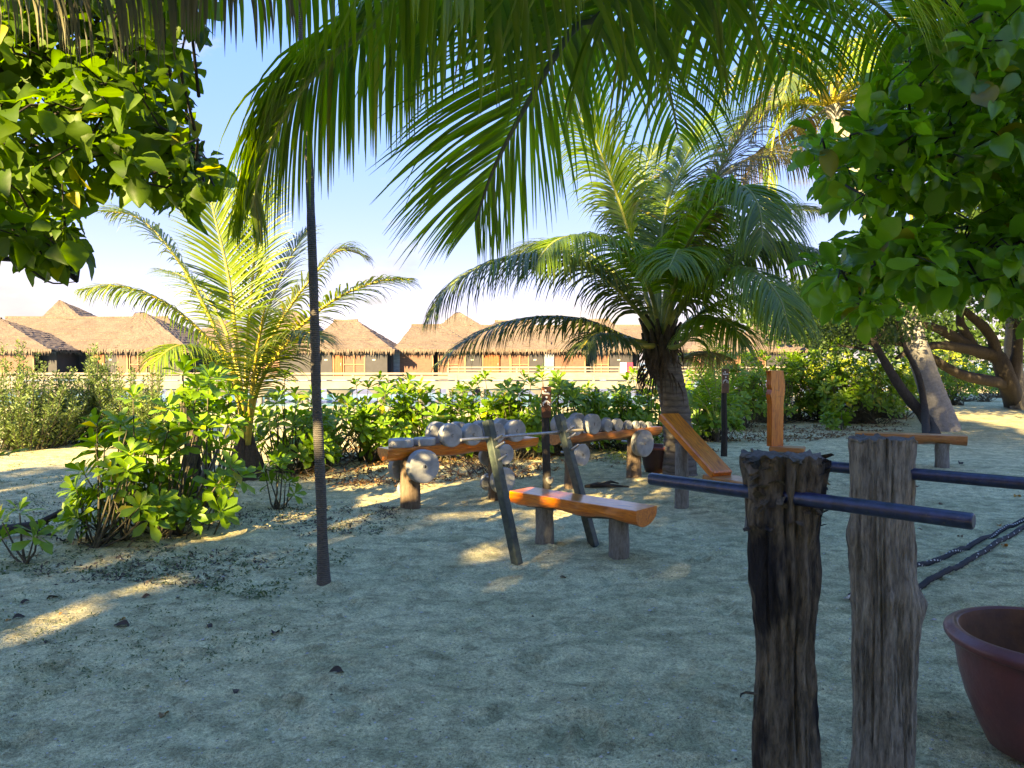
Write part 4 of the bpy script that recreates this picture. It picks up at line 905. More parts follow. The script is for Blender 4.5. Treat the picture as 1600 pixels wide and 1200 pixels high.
# fine-leaved silvery shrubs, far left
def fine_shrub(px, py, w, h, label, seed, shoots=46):
    rs = np.random.RandomState(seed); f = G(px, py); f.z = gz(f.x, f.y)-.03; root = empty('buttonwood_shrub', f, label=label, cat='shrub', group='fine-leaved shrubs at far left')
    st = MB(); L4 = []
    for i in range(shoots):
        a = rs.rand()*6.28; r_ = rs.rand()**.6; hh = h*(1-.75*r_**1.2)*rs.uniform(.7, 1.0); tip = np.array((math.cos(a)*r_*w/2, math.sin(a)*r_*w/2+.2, hh)); b_ = tip*np.array((.45, .45, 0)); m_ = b_*.4+tip*.6; m_[2] = hh*.5
        st.tube([b_, m_, tip], [.014, .009, .003], 4)
        for k in range(130):
            t_ = rs.rand()**.75; p = (1-t_)**2*b_+2*t_*(1-t_)*m_+t_*t_*tip; th = rs.rand()*6.28; rr = .02+.12*(1-t_)+.02; o_ = np.array((math.cos(th), math.sin(th), .5)); L4.append((p+o_*rr*rs.rand()+np.array(f), o_+np.array((0, 0, .4)), rvec(rs)+np.array((0, 0, 1)), rs.uniform(.04, .085)))
    st.build('stems', MT['stem'], root); pos, d, n_, ss = map(np.array, zip(*L4))
    link_mesh('foliage', scatter_mesh('foliage', TPL['small'], pos-np.array(f), d, n_, ss), MT['silver'], root, kind='stuff')
for i, (px, py, w, h, lb) in enumerate([(-25, 705, 2.4, 2.6, 'tall fine-leaved shrub cut by the left edge'), (42, 702, 1.9, 2.35, 'tall fine-leaved shrub in front of the leftmost villa'), (95, 695, 1.5, 1.75, 'lower fine-leaved shrub in front of the red villa door'),
        (140, 690, 1.6, 2.3, 'pointed fine-leaved shrub in front of the dark villa wall'), (182, 690, 1.7, 2.35, 'pointed fine-leaved shrub beside the lattice screen'), (235, 690, 1.6, 1.9, 'rightmost fine-leaved shrub, left of the young palm')]):
    fine_shrub(px, py, w, h, lb, 80+i)

# distant wood on the far right shore
rs = np.random.RandomState(9); pos = []
for i in range(46):
    x = rs.uniform(24, 95); y = rs.uniform(62, 85); zz = rs.uniform(1.5, 6.5); q = rs.normal(size=(260, 3))*np.array((2.4, 1.6, 1.5))+np.array((x, y, zz)); pos.append(q[q[:, 2] > -1.2])
pos = np.concatenate(pos); k = len(pos)
link_mesh('distant_wood', scatter_mesh('distant_wood', TPL['card'], pos, rs.normal(size=(k, 3)), rs.normal(size=(k, 3)), rs.uniform(.5, 1.0, k)), MT['crown'], kind='stuff', label='dark wood closing the view far beyond the right-hand trees', cat='trees')

# ================================================================ BLACK STUMP, PLANT BITS AT LEFT
f = G(300, 803); f.z = gz(f.x, f.y)-.03
st = empty('charred_stump', f, label='black charred stump standing among the left bushes', cat='stump')
MB().tube([(0, 0, -.02), (.01, 0, .12), (.0, 0, .5), (.02, 0, .8), (-.02, 0, 1.08), (-.10, 0, 1.22)], [.13, .10, .085, .075, .06, .03], 14, wob=.28).build('trunk', MT['bark_black'], st)
MB().tube([(.05, 0, .15), (.16, -.05, .45), (.18, -.05, .85)], [.035, .03, .02], 8, wob=.2).build('branch', MT['bark_leg'], st)
MB().tube([(.05, -.03, .12), (.25, -.1, .5), (.42, -.1, .95)], [.03, .022, .012], 8, wob=.2).build('branch', MT['bark_leg'], st)
# strap-leaved plant cut by the left edge
f = G(-60, 760); f.z = gz(f.x, f.y)
q = empty('strap_leaf_plant', f, label='yellow-green strap-leaved plant poking in at the left edge', cat='plant')
MB().tube([(0, 0, -.05), (0, 0, .45)], [.06, .04], 8).build('stem', MT['stem'], q)
add_frond(q, f, [f+Vector((0, 0, .4)), P(-30, 715, f.y), P(0, 712, f.y), P(30, 705, f.y)], .4, 9, .06, 'palm_young', 'rachis_y', .015, .004, droop=.4, seed=4, fwd=(45, 70))
# the dead branch lying on the left
o = MB().tube([(-.5, 0, .03), (-.2, .05, .06), (.1, 0, .10), (.34, .03, .24)], [.035, .05, .045, .015], 9, wob=.4).tube([(0, 0, .08), (.15, -.1, .05), (.28, -.2, .03)], [.03, .02, .008], 7, wob=.3).build('fallen_branch', MT['bark_dark'], label='dark fallen branch lying on the sand at the left edge', cat='branch')
p = G(40, 842); o.location = (p.x, p.y, gz(p.x, p.y)); o.rotation_euler = (0, 0, .35)

# ================================================================ GYM : DIP BARS
def post(name, loc, h, prof, mat, seed, label, amp=.012, vr=.006, nth=120, nz=230, jag=0.03, knots=(), vf=11):
    rs = np.random.RandomState(seed); th = np.linspace(0, 2*PI, nth, endpoint=False); zz = np.linspace(-.12, h, nz); T, Z_ = np.meshgrid(th, zz); w = T/(2*PI)
    def pn(fx, fz, o_): return (fbm(T*fx+seed, Z_*fz+seed*3, o_)*(1-w)+fbm((T-2*PI)*fx+seed, Z_*fz+seed*3, o_)*w)/np.sqrt(w*w+(1-w)**2)
    zs = [p[0]*h for p in prof]; rr = np.interp(Z_, zs, [p[1] for p in prof]); cx = np.interp(Z_, zs, [p[2] for p in prof])
    rg = pn(vf, 2.2, 3); rg = np.where(rg < -.12, (rg+.12)*3-.12, rg)
    r_ = rr+amp*2*pn(1.3, 3.2, 4)+vr*2.2*rg+.004*pn(16, 22, 2)
    for (kt, kz, kr, ka) in knots: r_ = r_+ka*np.exp(-(((np.angle(np.exp(1j*(T-kt))))*.11/kr)**2)-((Z_-kz)/kr)**2)
    top = h-jag*np.abs(pn(2.2, 0, 3)[-1])*2.2
    Zt = Z_.copy(); Zt[-1] = top; Zt[-2] = np.minimum(Zt[-2], top-.003); Zt[-3] = np.minimum(Zt[-3], top-.008)
    V = np.stack([cx+r_*np.cos(T-PI/2+PI), r_*np.sin(T-PI/2+PI), Zt], -1).reshape(-1, 3)
    i, j = np.meshgrid(np.arange(nz-1), np.arange(nth), indexing='ij'); a = (i*nth+j).ravel(); b_ = (i*nth+(j+1) % nth).ravel()
    me = np_mesh('trunk', V, np.stack([a, b_, b_+nth, a+nth], 1))
    root = empty(name, loc, label=label, cat='post', group='log posts of the parallel bars'); link_mesh('log', me, MT[mat], root)
    # cut face : rings towards the centre
    rings = []; 
    for k, s_ in enumerate((1, .96, .8, .55, .3, .02)):
        for q in range(nth):
            x = cx[-1, 0]+r_[-1, q]*s_*math.cos(th[q]+PI/2); y = r_[-1, q]*s_*math.sin(th[q]+PI/2); z = top[q] if k == 0 else (top[q]*.5+(h-.006)*.5)-.004+.012*float(fbm(np.array([x*40+seed]), np.array([y*40]), 3)[0])
            rings.append((x, y, z))
    me = np_mesh('cut_top', rings, [(k*nth+q, k*nth+(q+1) % nth, (k+1)*nth+(q+1) % nth, (k+1)*nth+q) for k in range(5) for q in range(nth)])
    link_mesh('cut_top', me, MT['end_grain'], root); return root
pa_ = P(1228, 705, 2.31); z_ = gz(pa_.x, 2.31)
A = post('log_post', (pa_.x, 2.31, z_), pa_.z-z_, [(0, .098, .02), (.3, .093, .012), (.55, .094, .006), (.8, .10, -.002), (.93, .112, -.008), (1, .122, -.008)], 'bark_black', 5, 'nearest log post, blackened and split with a ragged flared top', .016, .010, jag=.035, knots=((PI+.9, .62, .05, .012), (PI-.8, 1.12, .05, .02)), vf=7)
pb_ = P(1380, 680, 2.76); z2 = gz(pb_.x, 2.76)
Bp = post('log_post', (pb_.x, 2.76, z2), pb_.z-z2, [(0, .106, .02), (.3, .105, .016), (.55, .108, .01), (.75, .101, 0), (.93, .103, -.002), (1, .108, -.002)], 'bark_grey', 9, 'second log post, grey ribbed bark with a knot on its right side', .009, .006, jag=.02, knots=((PI+1.3, .70, .05, .03), (PI-1.5, .95, .05, .02), (PI-.3, .74, .03, .012)), vf=12)
# bark chips and a twig stub on the black post
mb = MB(); rs = random.Random(3)
for i in range(70):
    a = rs.uniform(-PI*.95, .1*PI); z = rs.choice([rs.uniform(-.1, .005), rs.uniform(-.1, .005), rs.uniform(-.24, -.1)]); r_ = .112+.012*(z > -.06); c = Vector((math.cos(a)*r_-.006, math.sin(a)*r_, pa_.z-z_+z)); o_ = Vector((math.cos(a), math.sin(a), rs.uniform(-.8, .8))).normalized(); s_ = Vector((-math.sin(a), math.cos(a), rs.uniform(-.5, .5))); l = rs.uniform(.012, .035)
    mb.add([c-s_*l*.5-o_*.01, c+s_*l*.5-o_*.01, c+s_*l*.25+o_*l*.8, c-s_*l*.35+o_*l*.6], [(0, 1, 2, 3)]); 
mb.build('loose_bark', MT['bark_black'], A, kind='stuff')
MB().tube([(-.09, -.03, .57), (-.125, -.03, .575), (-.14, -.03, .57), (-.142, -.03, .56)], [.005, .004, .003, .002], 6).build('twig_stub', MT['bark_black'], A)
def bar(a, b_, r_, label):
    a = Vector(a); b_ = Vector(b_); c = (a+b_)/2; d = (b_-a).normalized(); e = .006
    root = MB().tube([a-c, a-c+d*e*.4, a-c+d*e, b_-c-d*e, b_-c-d*e*.4, b_-c], [r_*.8, r_*.94, r_, r_, r_*.94, r_*.8], 28).build('dip_bar', MT['navy_paint'], label=label, cat='bar', group='parallel dip bars'); root.location = c; return root
hb = 1.2
def on(px, py, h): return G(px, py, h)
bar(on(1016, 748, hb), on(1522, 815, hb), .0215, 'near dark blue dip bar through the blackened post')
bar(on(1182, 719, hb), on(1640, 759, hb), .0215, 'far dark blue dip bar through the grey post, cut by the right edge')

# ---------------------------------------------------------------- bench press bench
def half_log(L_, W_, T_, mat_top, bark, root, name='seat', nL=26, seed=0, flat=.5):
    rs = random.Random(seed); prof = []
    n = 12; pr = [(-W_/2, 0), (-W_/2+.006, .004), (W_/2-.006, .004), (W_/2, 0)]
    lower = [(W_/2*math.cos(a)*(1 if True else 1), -T_*flat-T_*(1-flat)*math.sin(a)) for a in [PI*i/n for i in range(n+1)]]
    mb = MB(); ring = pr+lower; k = len(ring); vs = []
    for i in range(nL+1):
        x = -L_/2+L_*i/nL; wob = 1+.05*math.sin(i*.8+seed)+rs.uniform(-.02, .02)
        for j, (y, z) in enumerate(ring):
            if j >= 4: z = z*(1+.10*math.sin(i*.55+j*.4+seed)+rs.uniform(-.03, .03)); y = y*(1+.04*math.sin(i*.9+seed)+rs.uniform(-.01, .01))
            vs.append((x, y, z))
    fs = [(i*k+j, (i+1)*k+j, (i+1)*k+(j+1) % k, i*k+(j+1) % k) for i in range(nL) for j in range(k)]
    mb.add(vs, fs, False); mb.add(vs[:k], [list(range(k))]); mb.add(vs[-k:], [list(range(k))[::-1]])
    o = mb.mesh(name); o.materials.append(MT[mat_top]); o.materials.append(MT[bark])
    for pi, p in enumerate(o.polygons):
        if pi < nL*k:
            j = pi % k
            if 7 <= j <= k-5: p.material_index = 1; p.use_smooth = True
    return link_mesh(name, o, None, root)
def log_leg(root, loc, r_, h, mat='bark_leg', seed=0, name='leg', off=None):
    off = off or Vector((0, 0, 0)); p = Vector(loc)
    o = MB().tube([(0, 0, -.12), (0, 0, 0), (.004, 0, h*.35), (-.004, 0, h*.7), (0, 0, h)], [r_*1.08, r_*1.04, r_, r_*.97, r_], 18, wob=.10).build(name, MT[mat], root); o.location = p; return o
zb = .45
a = (on(800, 768, zb)+on(827, 761, zb))/2; b_ = (on(992, 799, zb)+on(1028, 791, zb))/2; d = b_-a; ang = math.atan2(d.y, d.x); c = (a+b_)/2; g0 = gz(c.x, c.y)
bp = empty('log_bench', (c.x, c.y, g0), (0, 0, ang), label='lacquered half-log bench between the green uprights, its top shining', cat='bench')
s = half_log(d.length, .30, .13, 'lacquer', 'bark_brown', bp, seed=1, flat=.42); s.location.z = zb-g0
for (px, py) in ((850, 853), (975, 876)):
    q = G(px, py); q.y += .07; l = Matrix.Rotation(-ang, 4, 'Z') @ (q-Vector((c.x, c.y, 0))); log_leg(bp, (l.x, 0, gz(q.x, q.y)-g0), .082, zb-gz(q.x, q.y)-.11)
# green uprights
def upright(f_px, t_px, Lx, label):
    f = G(*f_px); f.z = gz(f.x, f.y); dirb = Vector((-.73, .68, 0)); t_ = f+dirb*Lx; t_ = P(t_px[0], t_px[1], t_.y); ax = (t_-f); h = ax.length
    root = empty('barbell_upright', f, label=label, cat='upright', group='leaning green uprights of the barbell rest'); z = ax.normalized(); x = Vector((.73, -.68, 0)); x = (x-z*x.dot(z)).normalized(); y = z.cross(x)
    m4 = Matrix((x, y, z)).transposed().to_4x4()
    o = MB().box((0, 0, 0), (.072, .072, h+.1), M4=Matrix.Translation((0, 0, h/2-.05)), bev=.006).build('post', MT['green_paint'], root); o.matrix_local = m4
    for zz in (h*.905-.06, h*.80, h*.71):
        k = MB().tube([(.03, 0, zz), (.13, 0, zz+.02), (.135, 0, zz+.022)], [.011, .011, .008], 10).build('peg', MT['steel'], root); k.matrix_local = m4
    return root, f, t_
u1, f1_, t1_ = upright((808, 880), (762, 657), .344, 'near green square upright holding the barbell, foot before the bench')
u2, f2_, t2_ = upright((927, 850), (873, 648), .416, 'far green square upright holding the barbell, behind the bench')
dv = (P(872, 676, t2_.y)-P(762, 685, t1_.y)); m0 = P(762, 684, t1_.y-.07); m1 = P(872, 675, t2_.y-.07); dv = (m1-m0)
e0 = m0-dv*.33; e1 = m1+dv*.40; c = (e0+e1)/2
bb = empty('barbell', c, label='thin steel barbell resting across the two green uprights, without weights', cat='barbell')
MB().tube([e0-c, m0-c, m1-c, e1-c], .012, 14).build('shaft', MT['steel'], bb)
dn = dv.normalized(); MB().tube([m0-c+dn*.12, m0-c+dn*.16], .017, 12).build('collar', MT['steel'], bb); MB().tube([m1-c+dn*.10, m1-c+dn*.14], .017, 12).build('collar', MT['steel'], bb)
MB().tube([e1-c-dn*.22, e1-c], .0135, 12).build('grip', plain('grip', (.42, .33, .2), .7, 0, .3, 9, 0), bb)

# ---------------------------------------------------------------- weight racks and concrete weights
def disc_mesh(r_, t_, seed, lug=0.0):
    rs = random.Random(seed); n = 40; h = .017 if r_ > .09 else .010; ph = [rs.uniform(0, 6.28) for _ in range(4)]
    wob = lambda th, z: .008*math.sin(2*th+ph[0])+.006*math.sin(5*th+ph[1])+.004*math.sin(9*th+ph[2]+z*20)
    pr = [(.0005, -t_/2+.03), (h, -t_/2+.03), (h, -t_/2), (r_*.4, -t_/2), (r_*.9, -t_/2-.0012), (r_-.006, -t_/2+.002), (r_, -t_/2+.008), (r_*1.005, 0), (r_, t_/2-.008), (r_-.006, t_/2-.002), (r_*.9, t_/2+.001), (r_*.4, t_/2), (h, t_/2), (h, t_/2-.03), (.0005, t_/2-.03)]
    m = MB().lathe(pr, n, wob=wob, smooth=True).mesh('disc'); m.polygons.foreach_set('use_smooth', [False]*len(m.polygons))
    m.materials.append(MT['concrete']); m.materials.append(MT['hole_shade'])
    for pi, p in enumerate(m.polygons):
        if pi//n in (0, 1) or pi//n >= len(pr)-3: p.material_index = 1
    return m
def rack(name, e0, e1, z, W_, T_, legs, label, seed, mt='lacquer', bk='lacquer'):
    d = e1-e0; ang = math.atan2(d.y, d.x); c = (e0+e1)/2; g0 = gz(c.x, c.y); root = empty(name, (c.x, c.y, g0), (0, 0, ang), label=label, cat='weight rack')
    b_ = half_log(d.length, W_, T_, mt, bk, root, 'beam', 30, seed, .12); b_.location.z = z-g0
    Rm = Matrix.Rotation(-ang, 4, 'Z')
    for (px, py, r_, mat) in legs:
        q = G(px, py); q.y += r_; l = Rm @ (q-Vector((c.x, c.y, 0))); log_leg(root, (l.x, 0, gz(q.x, q.y)-g0), r_, z-T_*.75-gz(q.x, q.y), mat)
    return root, ang, c, g0
zr = .70
e0 = on(598, 701, zr); e1 = on(832, 683, zr); dL = e1-e0
rk1, an1, c1, g1 = rack('weight_rack', e0, e1, zr, .24, .125, ((640, 803, .105, 'bark_brown'), (772, 783, .085, 'bark_brown')), 'left log weight rack with an orange half-log beam', 3)
e2 = on(866, 680, zr); e3 = on(1024, 666, zr)
rk2, an2, c2, g2 = rack('weight_rack', e2, e3, zr, .24, .13, ((905, 768, .08, 'bark_brown'), (1003, 752, .10, 'bark_brown')), 'right log weight rack with a dark beam under the small dumbbells', 6, 'lacquer_red', 'bark_brown')
def perp(an): return Vector((math.sin(an), -math.cos(an), 0))       # towards the viewer
def disc(px, z, an, cbase, r_, t_, side, label, seed, flat=False, group=None):
    """disc whose centre is on the rack line at photo column px, moved side metres towards the viewer"""
    dx = Vector((math.cos(an), math.sin(an), 0)); p = perp(an); u_ = (px-800)/F
    # solve (c + dx*s + p*side).x = u*(...).y
    s_ = (u_*(cbase.y+p.y*side)-(cbase.x+p.x*side))/(dx.x-u_*dx.y); q = cbase+dx*s_+p*side
    root = bpy.data.objects.new('concrete_disc', disc_mesh(r_, t_, seed)); col.objects.link(root); root.location = (q.x, q.y, z)
    root.rotation_euler = (0, 0, random.random()*6) if flat else (R(90), 0, an)
    tag(root, label, 'weight disc', group or 'concrete weight discs'); return root
disc(626, zr+.047, an1, c1, .135, .085, .0, 'flat-lying concrete disc at the orange end of the left rack', 1, True)
disc(663, zr+.044, an1, c1, .125, .08, .0, 'second flat-lying concrete disc on the left rack', 2, True)
def dumbbell(px, an, cb, r_, t_, sep, z, label, seed):
    dx = Vector((math.cos(an), math.sin(an), 0)); u_ = (px-800)/F; p = perp(an); sd = sep/2
    s_ = (u_*(cb.y+p.y*sd)-(cb.x+p.x*sd))/(dx.x-u_*dx.y); q = cb+dx*s_
    root = empty('dumbbell', (q.x, q.y, z+r_), (0, 0, an), label=label, cat='dumbbell', group='concrete dumbbells on the racks')
    m = disc_mesh(r_, t_, seed)
    for s2 in (-1, 1):
        o = link_mesh('weight', m, None, root); o.location = (0, s2*sd, 0); o.rotation_euler = (R(90), seed*.7, 0)
        o.scale = (1, 1, 1)
    MB().tube([(0, -sd-t_/2-.008, 0), (0, sd+t_/2+.008, 0)], .013, 10).build('handle', MT['steel'], root)
for i, (px, r_, lb) in enumerate([(703, .128, 'large concrete dumbbell half in sunlight, leftmost of the standing row'), (736, .122, 'large concrete dumbbell second from the left on the left rack'),
                              (772, .122, 'large concrete dumbbell just right of the near green upright'), (804, .128, 'large concrete dumbbell at the right end of the left rack')]):
    dumbbell(px, an1, c1, r_, .11, .27, zr-.02, lb, 10+i)
for i, (px, r_, t_, sp_, lb) in enumerate([(897, .118, .10, .26, 'large concrete dumbbell beside the top of the far green upright'), (925, .128, .10, .26, 'largest concrete dumbbell on the right rack'), (948, .085, .075, .18, 'medium concrete dumbbell, third on the right rack'),
                                     (964, .085, .075, .18, 'medium concrete dumbbell, fourth on the right rack'), (981, .060, .06, .14, 'small concrete dumbbell, fifth on the right rack'), (994, .058, .06, .14, 'small concrete dumbbell, sixth on the right rack'),
                                     (1004, .046, .055, .13, 'tiny concrete dumbbell, last but one on the right rack'), (1014, .046, .055, .13, 'tiny concrete dumbbell at the right end of the right rack')]):
    dumbbell(px, an2, c2, r_, t_, sp_, zr-.01, lb, 30+i)
def hang(px, py, an, cb, r_, t_, side, label, seed):
    z = pz(py, cb.y+(px-800)/800*.8); 
    o = disc(px, 0, an, cb, r_, t_, side, label, seed, group='concrete discs hung from the rack legs'); o.location.z = pz(py, o.location.y); return o
def peg(root, an, cb, g0, px, py, side, ln, rp=.014):
    dx = Vector((math.cos(an), math.sin(an), 0)); p = perp(an); u_ = (px-800)/F; s_ = (u_*(cb.y+p.y*side)-(cb.x+p.x*side))/(dx.x-u_*dx.y); z = pz(py, (cb+dx*s_+p*side).y)-g0
    MB().tube([(s_, ln, z), (s_, -side-.03, z)], rp, 10).build('peg', MT['steel'], root)
peg(rk1, an1, c1, g1, 660, 729, .22, .20); hang(660, 729, an1, c1, .178, .10, .19, 'biggest concrete disc hanging in front of the left rack leg', 51); hang(630, 729, an1, c1, .165, .10, -.17, 'concrete disc hanging behind the left rack leg', 52)
hang(633, 764, an1, c1, .10, .05, -.16, 'small concrete disc low behind the left rack leg', 53); peg(rk1, an1, c1, g1, 633, 764, -.16, .22)
peg(rk1, an1, c1, g1, 787, 710, .16, .2); hang(787, 710, an1, c1, .118, .09, .14, 'dark concrete disc hung high beside the near green upright', 54); hang(761, 713, an1, c1, .11, .06, -.16, 'concrete disc behind the second leg, upper one', 55)
peg(rk1, an1, c1, g1, 785, 751, .18, .2); hang(785, 751, an1, c1, .150, .10, .16, 'concrete disc hung low beside the near green upright', 56); hang(762, 754, an1, c1, .10, .06, -.16, 'concrete disc behind the second leg, lower one', 57)
peg(rk2, an2, c2, g2, 909, 711, .16, .2); hang(909, 711, an2, c2, .137, .05, .17, 'concrete disc with square peg hung under the right rack', 58); hang(905, 711, an2, c2, .137, .05, .11, 'back concrete disc of the pair under the right rack', 59)
hang(891, 699, an2, c2, .10, .05, -.14, 'concrete disc behind the first leg of the right rack', 60)
peg(rk2, an2, c2, g2, 1007, 693, .19, .2); hang(1007, 693, an2, c2, .182, .05, .18, 'large round concrete disc hanging at the right end of the right rack', 61); hang(1001, 692, an2, c2, .178, .05, .12, 'back concrete disc of the pair at the right rack end', 62)

# ---------------------------------------------------------------- signs
def marks(root, y, zc_, w):
    def pict(strokes, dots):
        for a, b_ in strokes:
            a = Vector((a[0]*w, y, zc_+a[1]*w)); b_ = Vector((b_[0]*w, y, zc_+b_[1]*w)); dd = (b_-a); n_ = Vector((-dd.z, 0, dd.x)).normalized()*.0042; MBm.add([a-n_, b_-n_, b_+n_, a+n_], [(0, 1, 2, 3)])
        for cx, cz, r_ in dots: MBm.add([(cx*w+math.cos(q*PI/4)*r_*w, y, zc_+cz*w+math.sin(q*PI/4)*r_*w) for q in range(8)], [tuple(range(8))])
    MBm = MB()
    pict([((-.36, .95), (-.36, .60)), ((-.36, .62), (.36, .62)), ((.36, .62), (.36, .72)), ((-.3, .70), (.3, .74)), ((-.1, .64), (.0, .80))], [(-.08, .98, .11)])
    pict([((-.4, -.35), (.0, -.02)), ((-.34, -.42), (.06, -.10)), ((.06, -.08), (.36, -.32)), ((.36, -.32), (.36, -.62)), ((.16, -.22), (.18, -.55)), ((-.36, -.40), (-.3, -.62))], [(.02, .26, .12)])
    return MBm
def sign(px, fy, ty, wpx, plate_px, label, side=False, knot=False):
    f = G(px, fy); f.z = gz(f.x, f.y)-.02; Yf = f.y; h = pz(ty, Yf)-f.z; w = wpx/F*Yf
    root = empty('sign_post', f, label=label, cat='sign post'); r_ = w*.42
    MB().tube([(0, 0, -.05), (0.01, 0, h*.3), (-.005, 0, h*.6), (0, 0, h-.02)], [r_*1.1, r_, r_*.95, r_*.85], 14, wob=.1).build('post', MT['bark_dark'], root)
    hp = plate_px/F*Yf; pl = MB().box((0, -r_-.004, h-hp/2), (w, .03, hp), bev=.004).build('plate', MT['sign_brown'], root)
    marks(root, -r_-.0225, h-hp*.42, w).build('white_pictogram', MT['white_paint'], pl)
    if knot: MB().lathe([(.0, -.03), (.035, -.02), (.045, 0), (.03, .02), (.0, .022)], 12, wob=lambda a, z: .1*math.sin(3*a)).build('knot', MT['bark_leg'], root).matrix_local = Matrix.Translation((.04, -r_, pz(750, Yf)-f.z)) @ Matrix.Rotation(R(90), 4, 'X')
sign(853, 795, 604, 15, 48, 'brown exercise sign post with white figures between the racks', knot=True)
sign(1131, 712, 576, 11, 38, 'thin dark sign post with a white mark right of the middle palm')

# ---------------------------------------------------------------- incline bench, upright seat, far bench
def plank_between(root, a, b_, w, t_, mat, name, side=None, off=None, bev=.012):
    a = Vector(a); b_ = Vector(b_); x = (b_-a).normalized(); y = side or UP.cross(x); y = Vector(y); y = (y-x*y.dot(x)).normalized(); z = x.cross(y); m4 = Matrix((x, y, z)).transposed().to_4x4(); m4.translation = (a+b_)/2-(off or Vector((0, 0, 0)))
    o = MB().box((0, 0, 0), ((b_-a).length, w, t_), M4=Matrix.Identity(4), bev=bev).build(name, MT[mat], root); o.matrix_local = m4; return o
pf = G(1067, 798); pf.y += .07; base = Vector((pf.x, pf.y, gz(pf.x, pf.y)))
ib = empty('incline_bench', base, label='wooden incline bench with a sloping orange plank on round posts', cat='bench')
t_ = P(1044, 650, 8.45); b_ = P(1128, 742, 7.62)
plank_between(ib, b_, t_, .255, .085, 'lacquer', 'incline_board', side=Vector((.92, .35, -.05)), off=base)
h0 = P(1108, 748, 7.62); h1 = h0+Vector((.42, -.86, 0)).normalized()*.75
sx = Vector((.9, .44, 0)); plank_between(ib, h0+sx*.14+Vector((-.05, .1, 0)), h1+sx*.14, .28, .06, 'lacquer_red', 'seat_board', side=sx, off=base)
log_leg(ib, (0, 0, 0), .073, .70); q2 = G(1180, 832); q2.y += .07; log_leg(ib, (q2.x-base.x, q2.y-base.y, gz(q2.x, q2.y)-base.z), .075, .43)

p = G(1236, 752); base = Vector((p.x, p.y, gz(p.x, p.y))); us = empty('upright_seat', base, label='upright wooden seat with a tall square orange back rest behind the black post', cat='seat')
Yu = p.y; c = P(1211, 697, Yu); tt = P(1209, 579, Yu)
m_ = MB(); vs = []; nseg = 16; hB = tt.z-c.z
for i in range(nseg+1):
    z = hB*i/nseg; w = .085+(.0 if i/nseg < .6 else .02*math.sin((i/nseg-.6)*9)); l = -.095-(.025*abs(math.sin(i*1.3)) if i/nseg > .62 else 0)
    vs += [(l, -.05, z), (w, -.06, z), (w+.005, .05, z), (l, .05, z)]
fs = [(i*4+j, i*4+(j+1) % 4, (i+1)*4+(j+1) % 4, (i+1)*4+j) for i in range(nseg) for j in range(4)]; m_.add(vs, fs); m_.add(vs[:4], [(0, 3, 2, 1)]); m_.add(vs[-4:], [(0, 1, 2, 3)])
m2 = m_.mesh('back_rest'); m2.materials.append(MT['lacquer_v']); m2.transform(Matrix.Rotation(R(90), 4, 'Y') @ Matrix.Rotation(0, 4, 'X')) if False else None
o = link_mesh('back_rest', m2, None, us); o.location = c-base; o.rotation_euler = (0, 0, .35)
plank_between(us, P(1203, 700, Yu), P(1258, 703, Yu-.18), .30, .065, 'lacquer_red', 'seat_board', off=base)
log_leg(us, (0, 0, 0), .09, pz(706, Yu)-base.z)

zf = .5; a = on(1336, 675, zf); b_ = on(1510, 681, zf); d = b_-a; ang = math.atan2(d.y, d.x); c = (a+b_)/2; g0 = gz(c.x, c.y)
fb = empty('log_bench', (c.x, c.y, g0), (0, 0, ang), label='far lacquered half-log bench behind the grey post', cat='bench'); s = half_log(d.length, .30, .14, 'lacquer_red', 'lacquer_red', fb, seed=8, flat=.3); s.location.z = zf-g0
for px in (1372, 1470):
    q = G(px, 724); q.y += .1; l = Matrix.Rotation(-ang, 4, 'Z') @ (q-Vector((c.x, c.y, 0))); log_leg(fb, (l.x, 0, gz(q.x, q.y)-g0), .10, zf-.12-gz(q.x, q.y))

# ---------------------------------------------------------------- thin pole
f = G(506, 914); f.z = gz(f.x, f.y)-.03; tt = P(470, -60, f.y+.25)
pl = empty('thin_pole', f, label='tall slender dark pole wound with cord, standing in the sand left of centre', cat='pole')
pts = spline([f, P(501, 760, f.y+.05), P(494, 600, f.y+.08), P(491, 480, f.y+.1), P(486, 340, f.y+.15), P(482, 230, f.y+.18), P(472, 60, f.y+.22), tt], 80)
MB().tube([p_-f for p_ in pts], [(.038-.012*(i/79)+.016*math.exp(-i/2.5))*(1+.03*(i % 2)+.05*math.sin(i*.7)*math.sin(i*.23)) for i in range(80)], 14, wob=.05).build('shaft', MT['pole'], pl)

# ---------------------------------------------------------------- pots
c = G(1638, 1014, .44); g0 = gz(c.x, c.y)
pt = empty('glazed_pot', (c.x, c.y, g0), label='large purple-brown glazed pot with a wide rim, bottom right corner', cat='pot'); Rr = (c.x-P(1491, 1012, c.y).x)*.98
wb = lambda th, z: .006*math.sin(2*th)+.002*math.sin(7*th+z*9)
MB().lathe([(.0, .0), (Rr*.50, .0), (Rr*.56, .01), (Rr*.66, .09), (Rr*.77, .19), (Rr*.845, .29), (Rr*.885, .38), (Rr*.895, .415), (Rr*.91, .425)], 72, wob=wb).build('body', MT['pot'], pt)
MB().lathe([(Rr*.90, .422), (Rr*.97, .425), (Rr*.995, .438), (Rr, .45), (Rr*.99, .462), (Rr*.975, .464), (Rr*.965, .470), (Rr*.94, .472), (Rr*.93, .478), (Rr*.88, .480), (Rr*.85, .474)], 72, wob=wb).build('rim', MT['pot'], pt)
MB().lathe([(Rr*.85, .474), (Rr*.83, .43), (Rr*.80, .34), (Rr*.70, .2), (Rr*.5, .08), (.0, .06)], 72, wob=wb).build('inner_wall', MT['pot_in'], pt)
c = G(1032, 742); c.y += .25; g0 = gz(c.x, c.y)
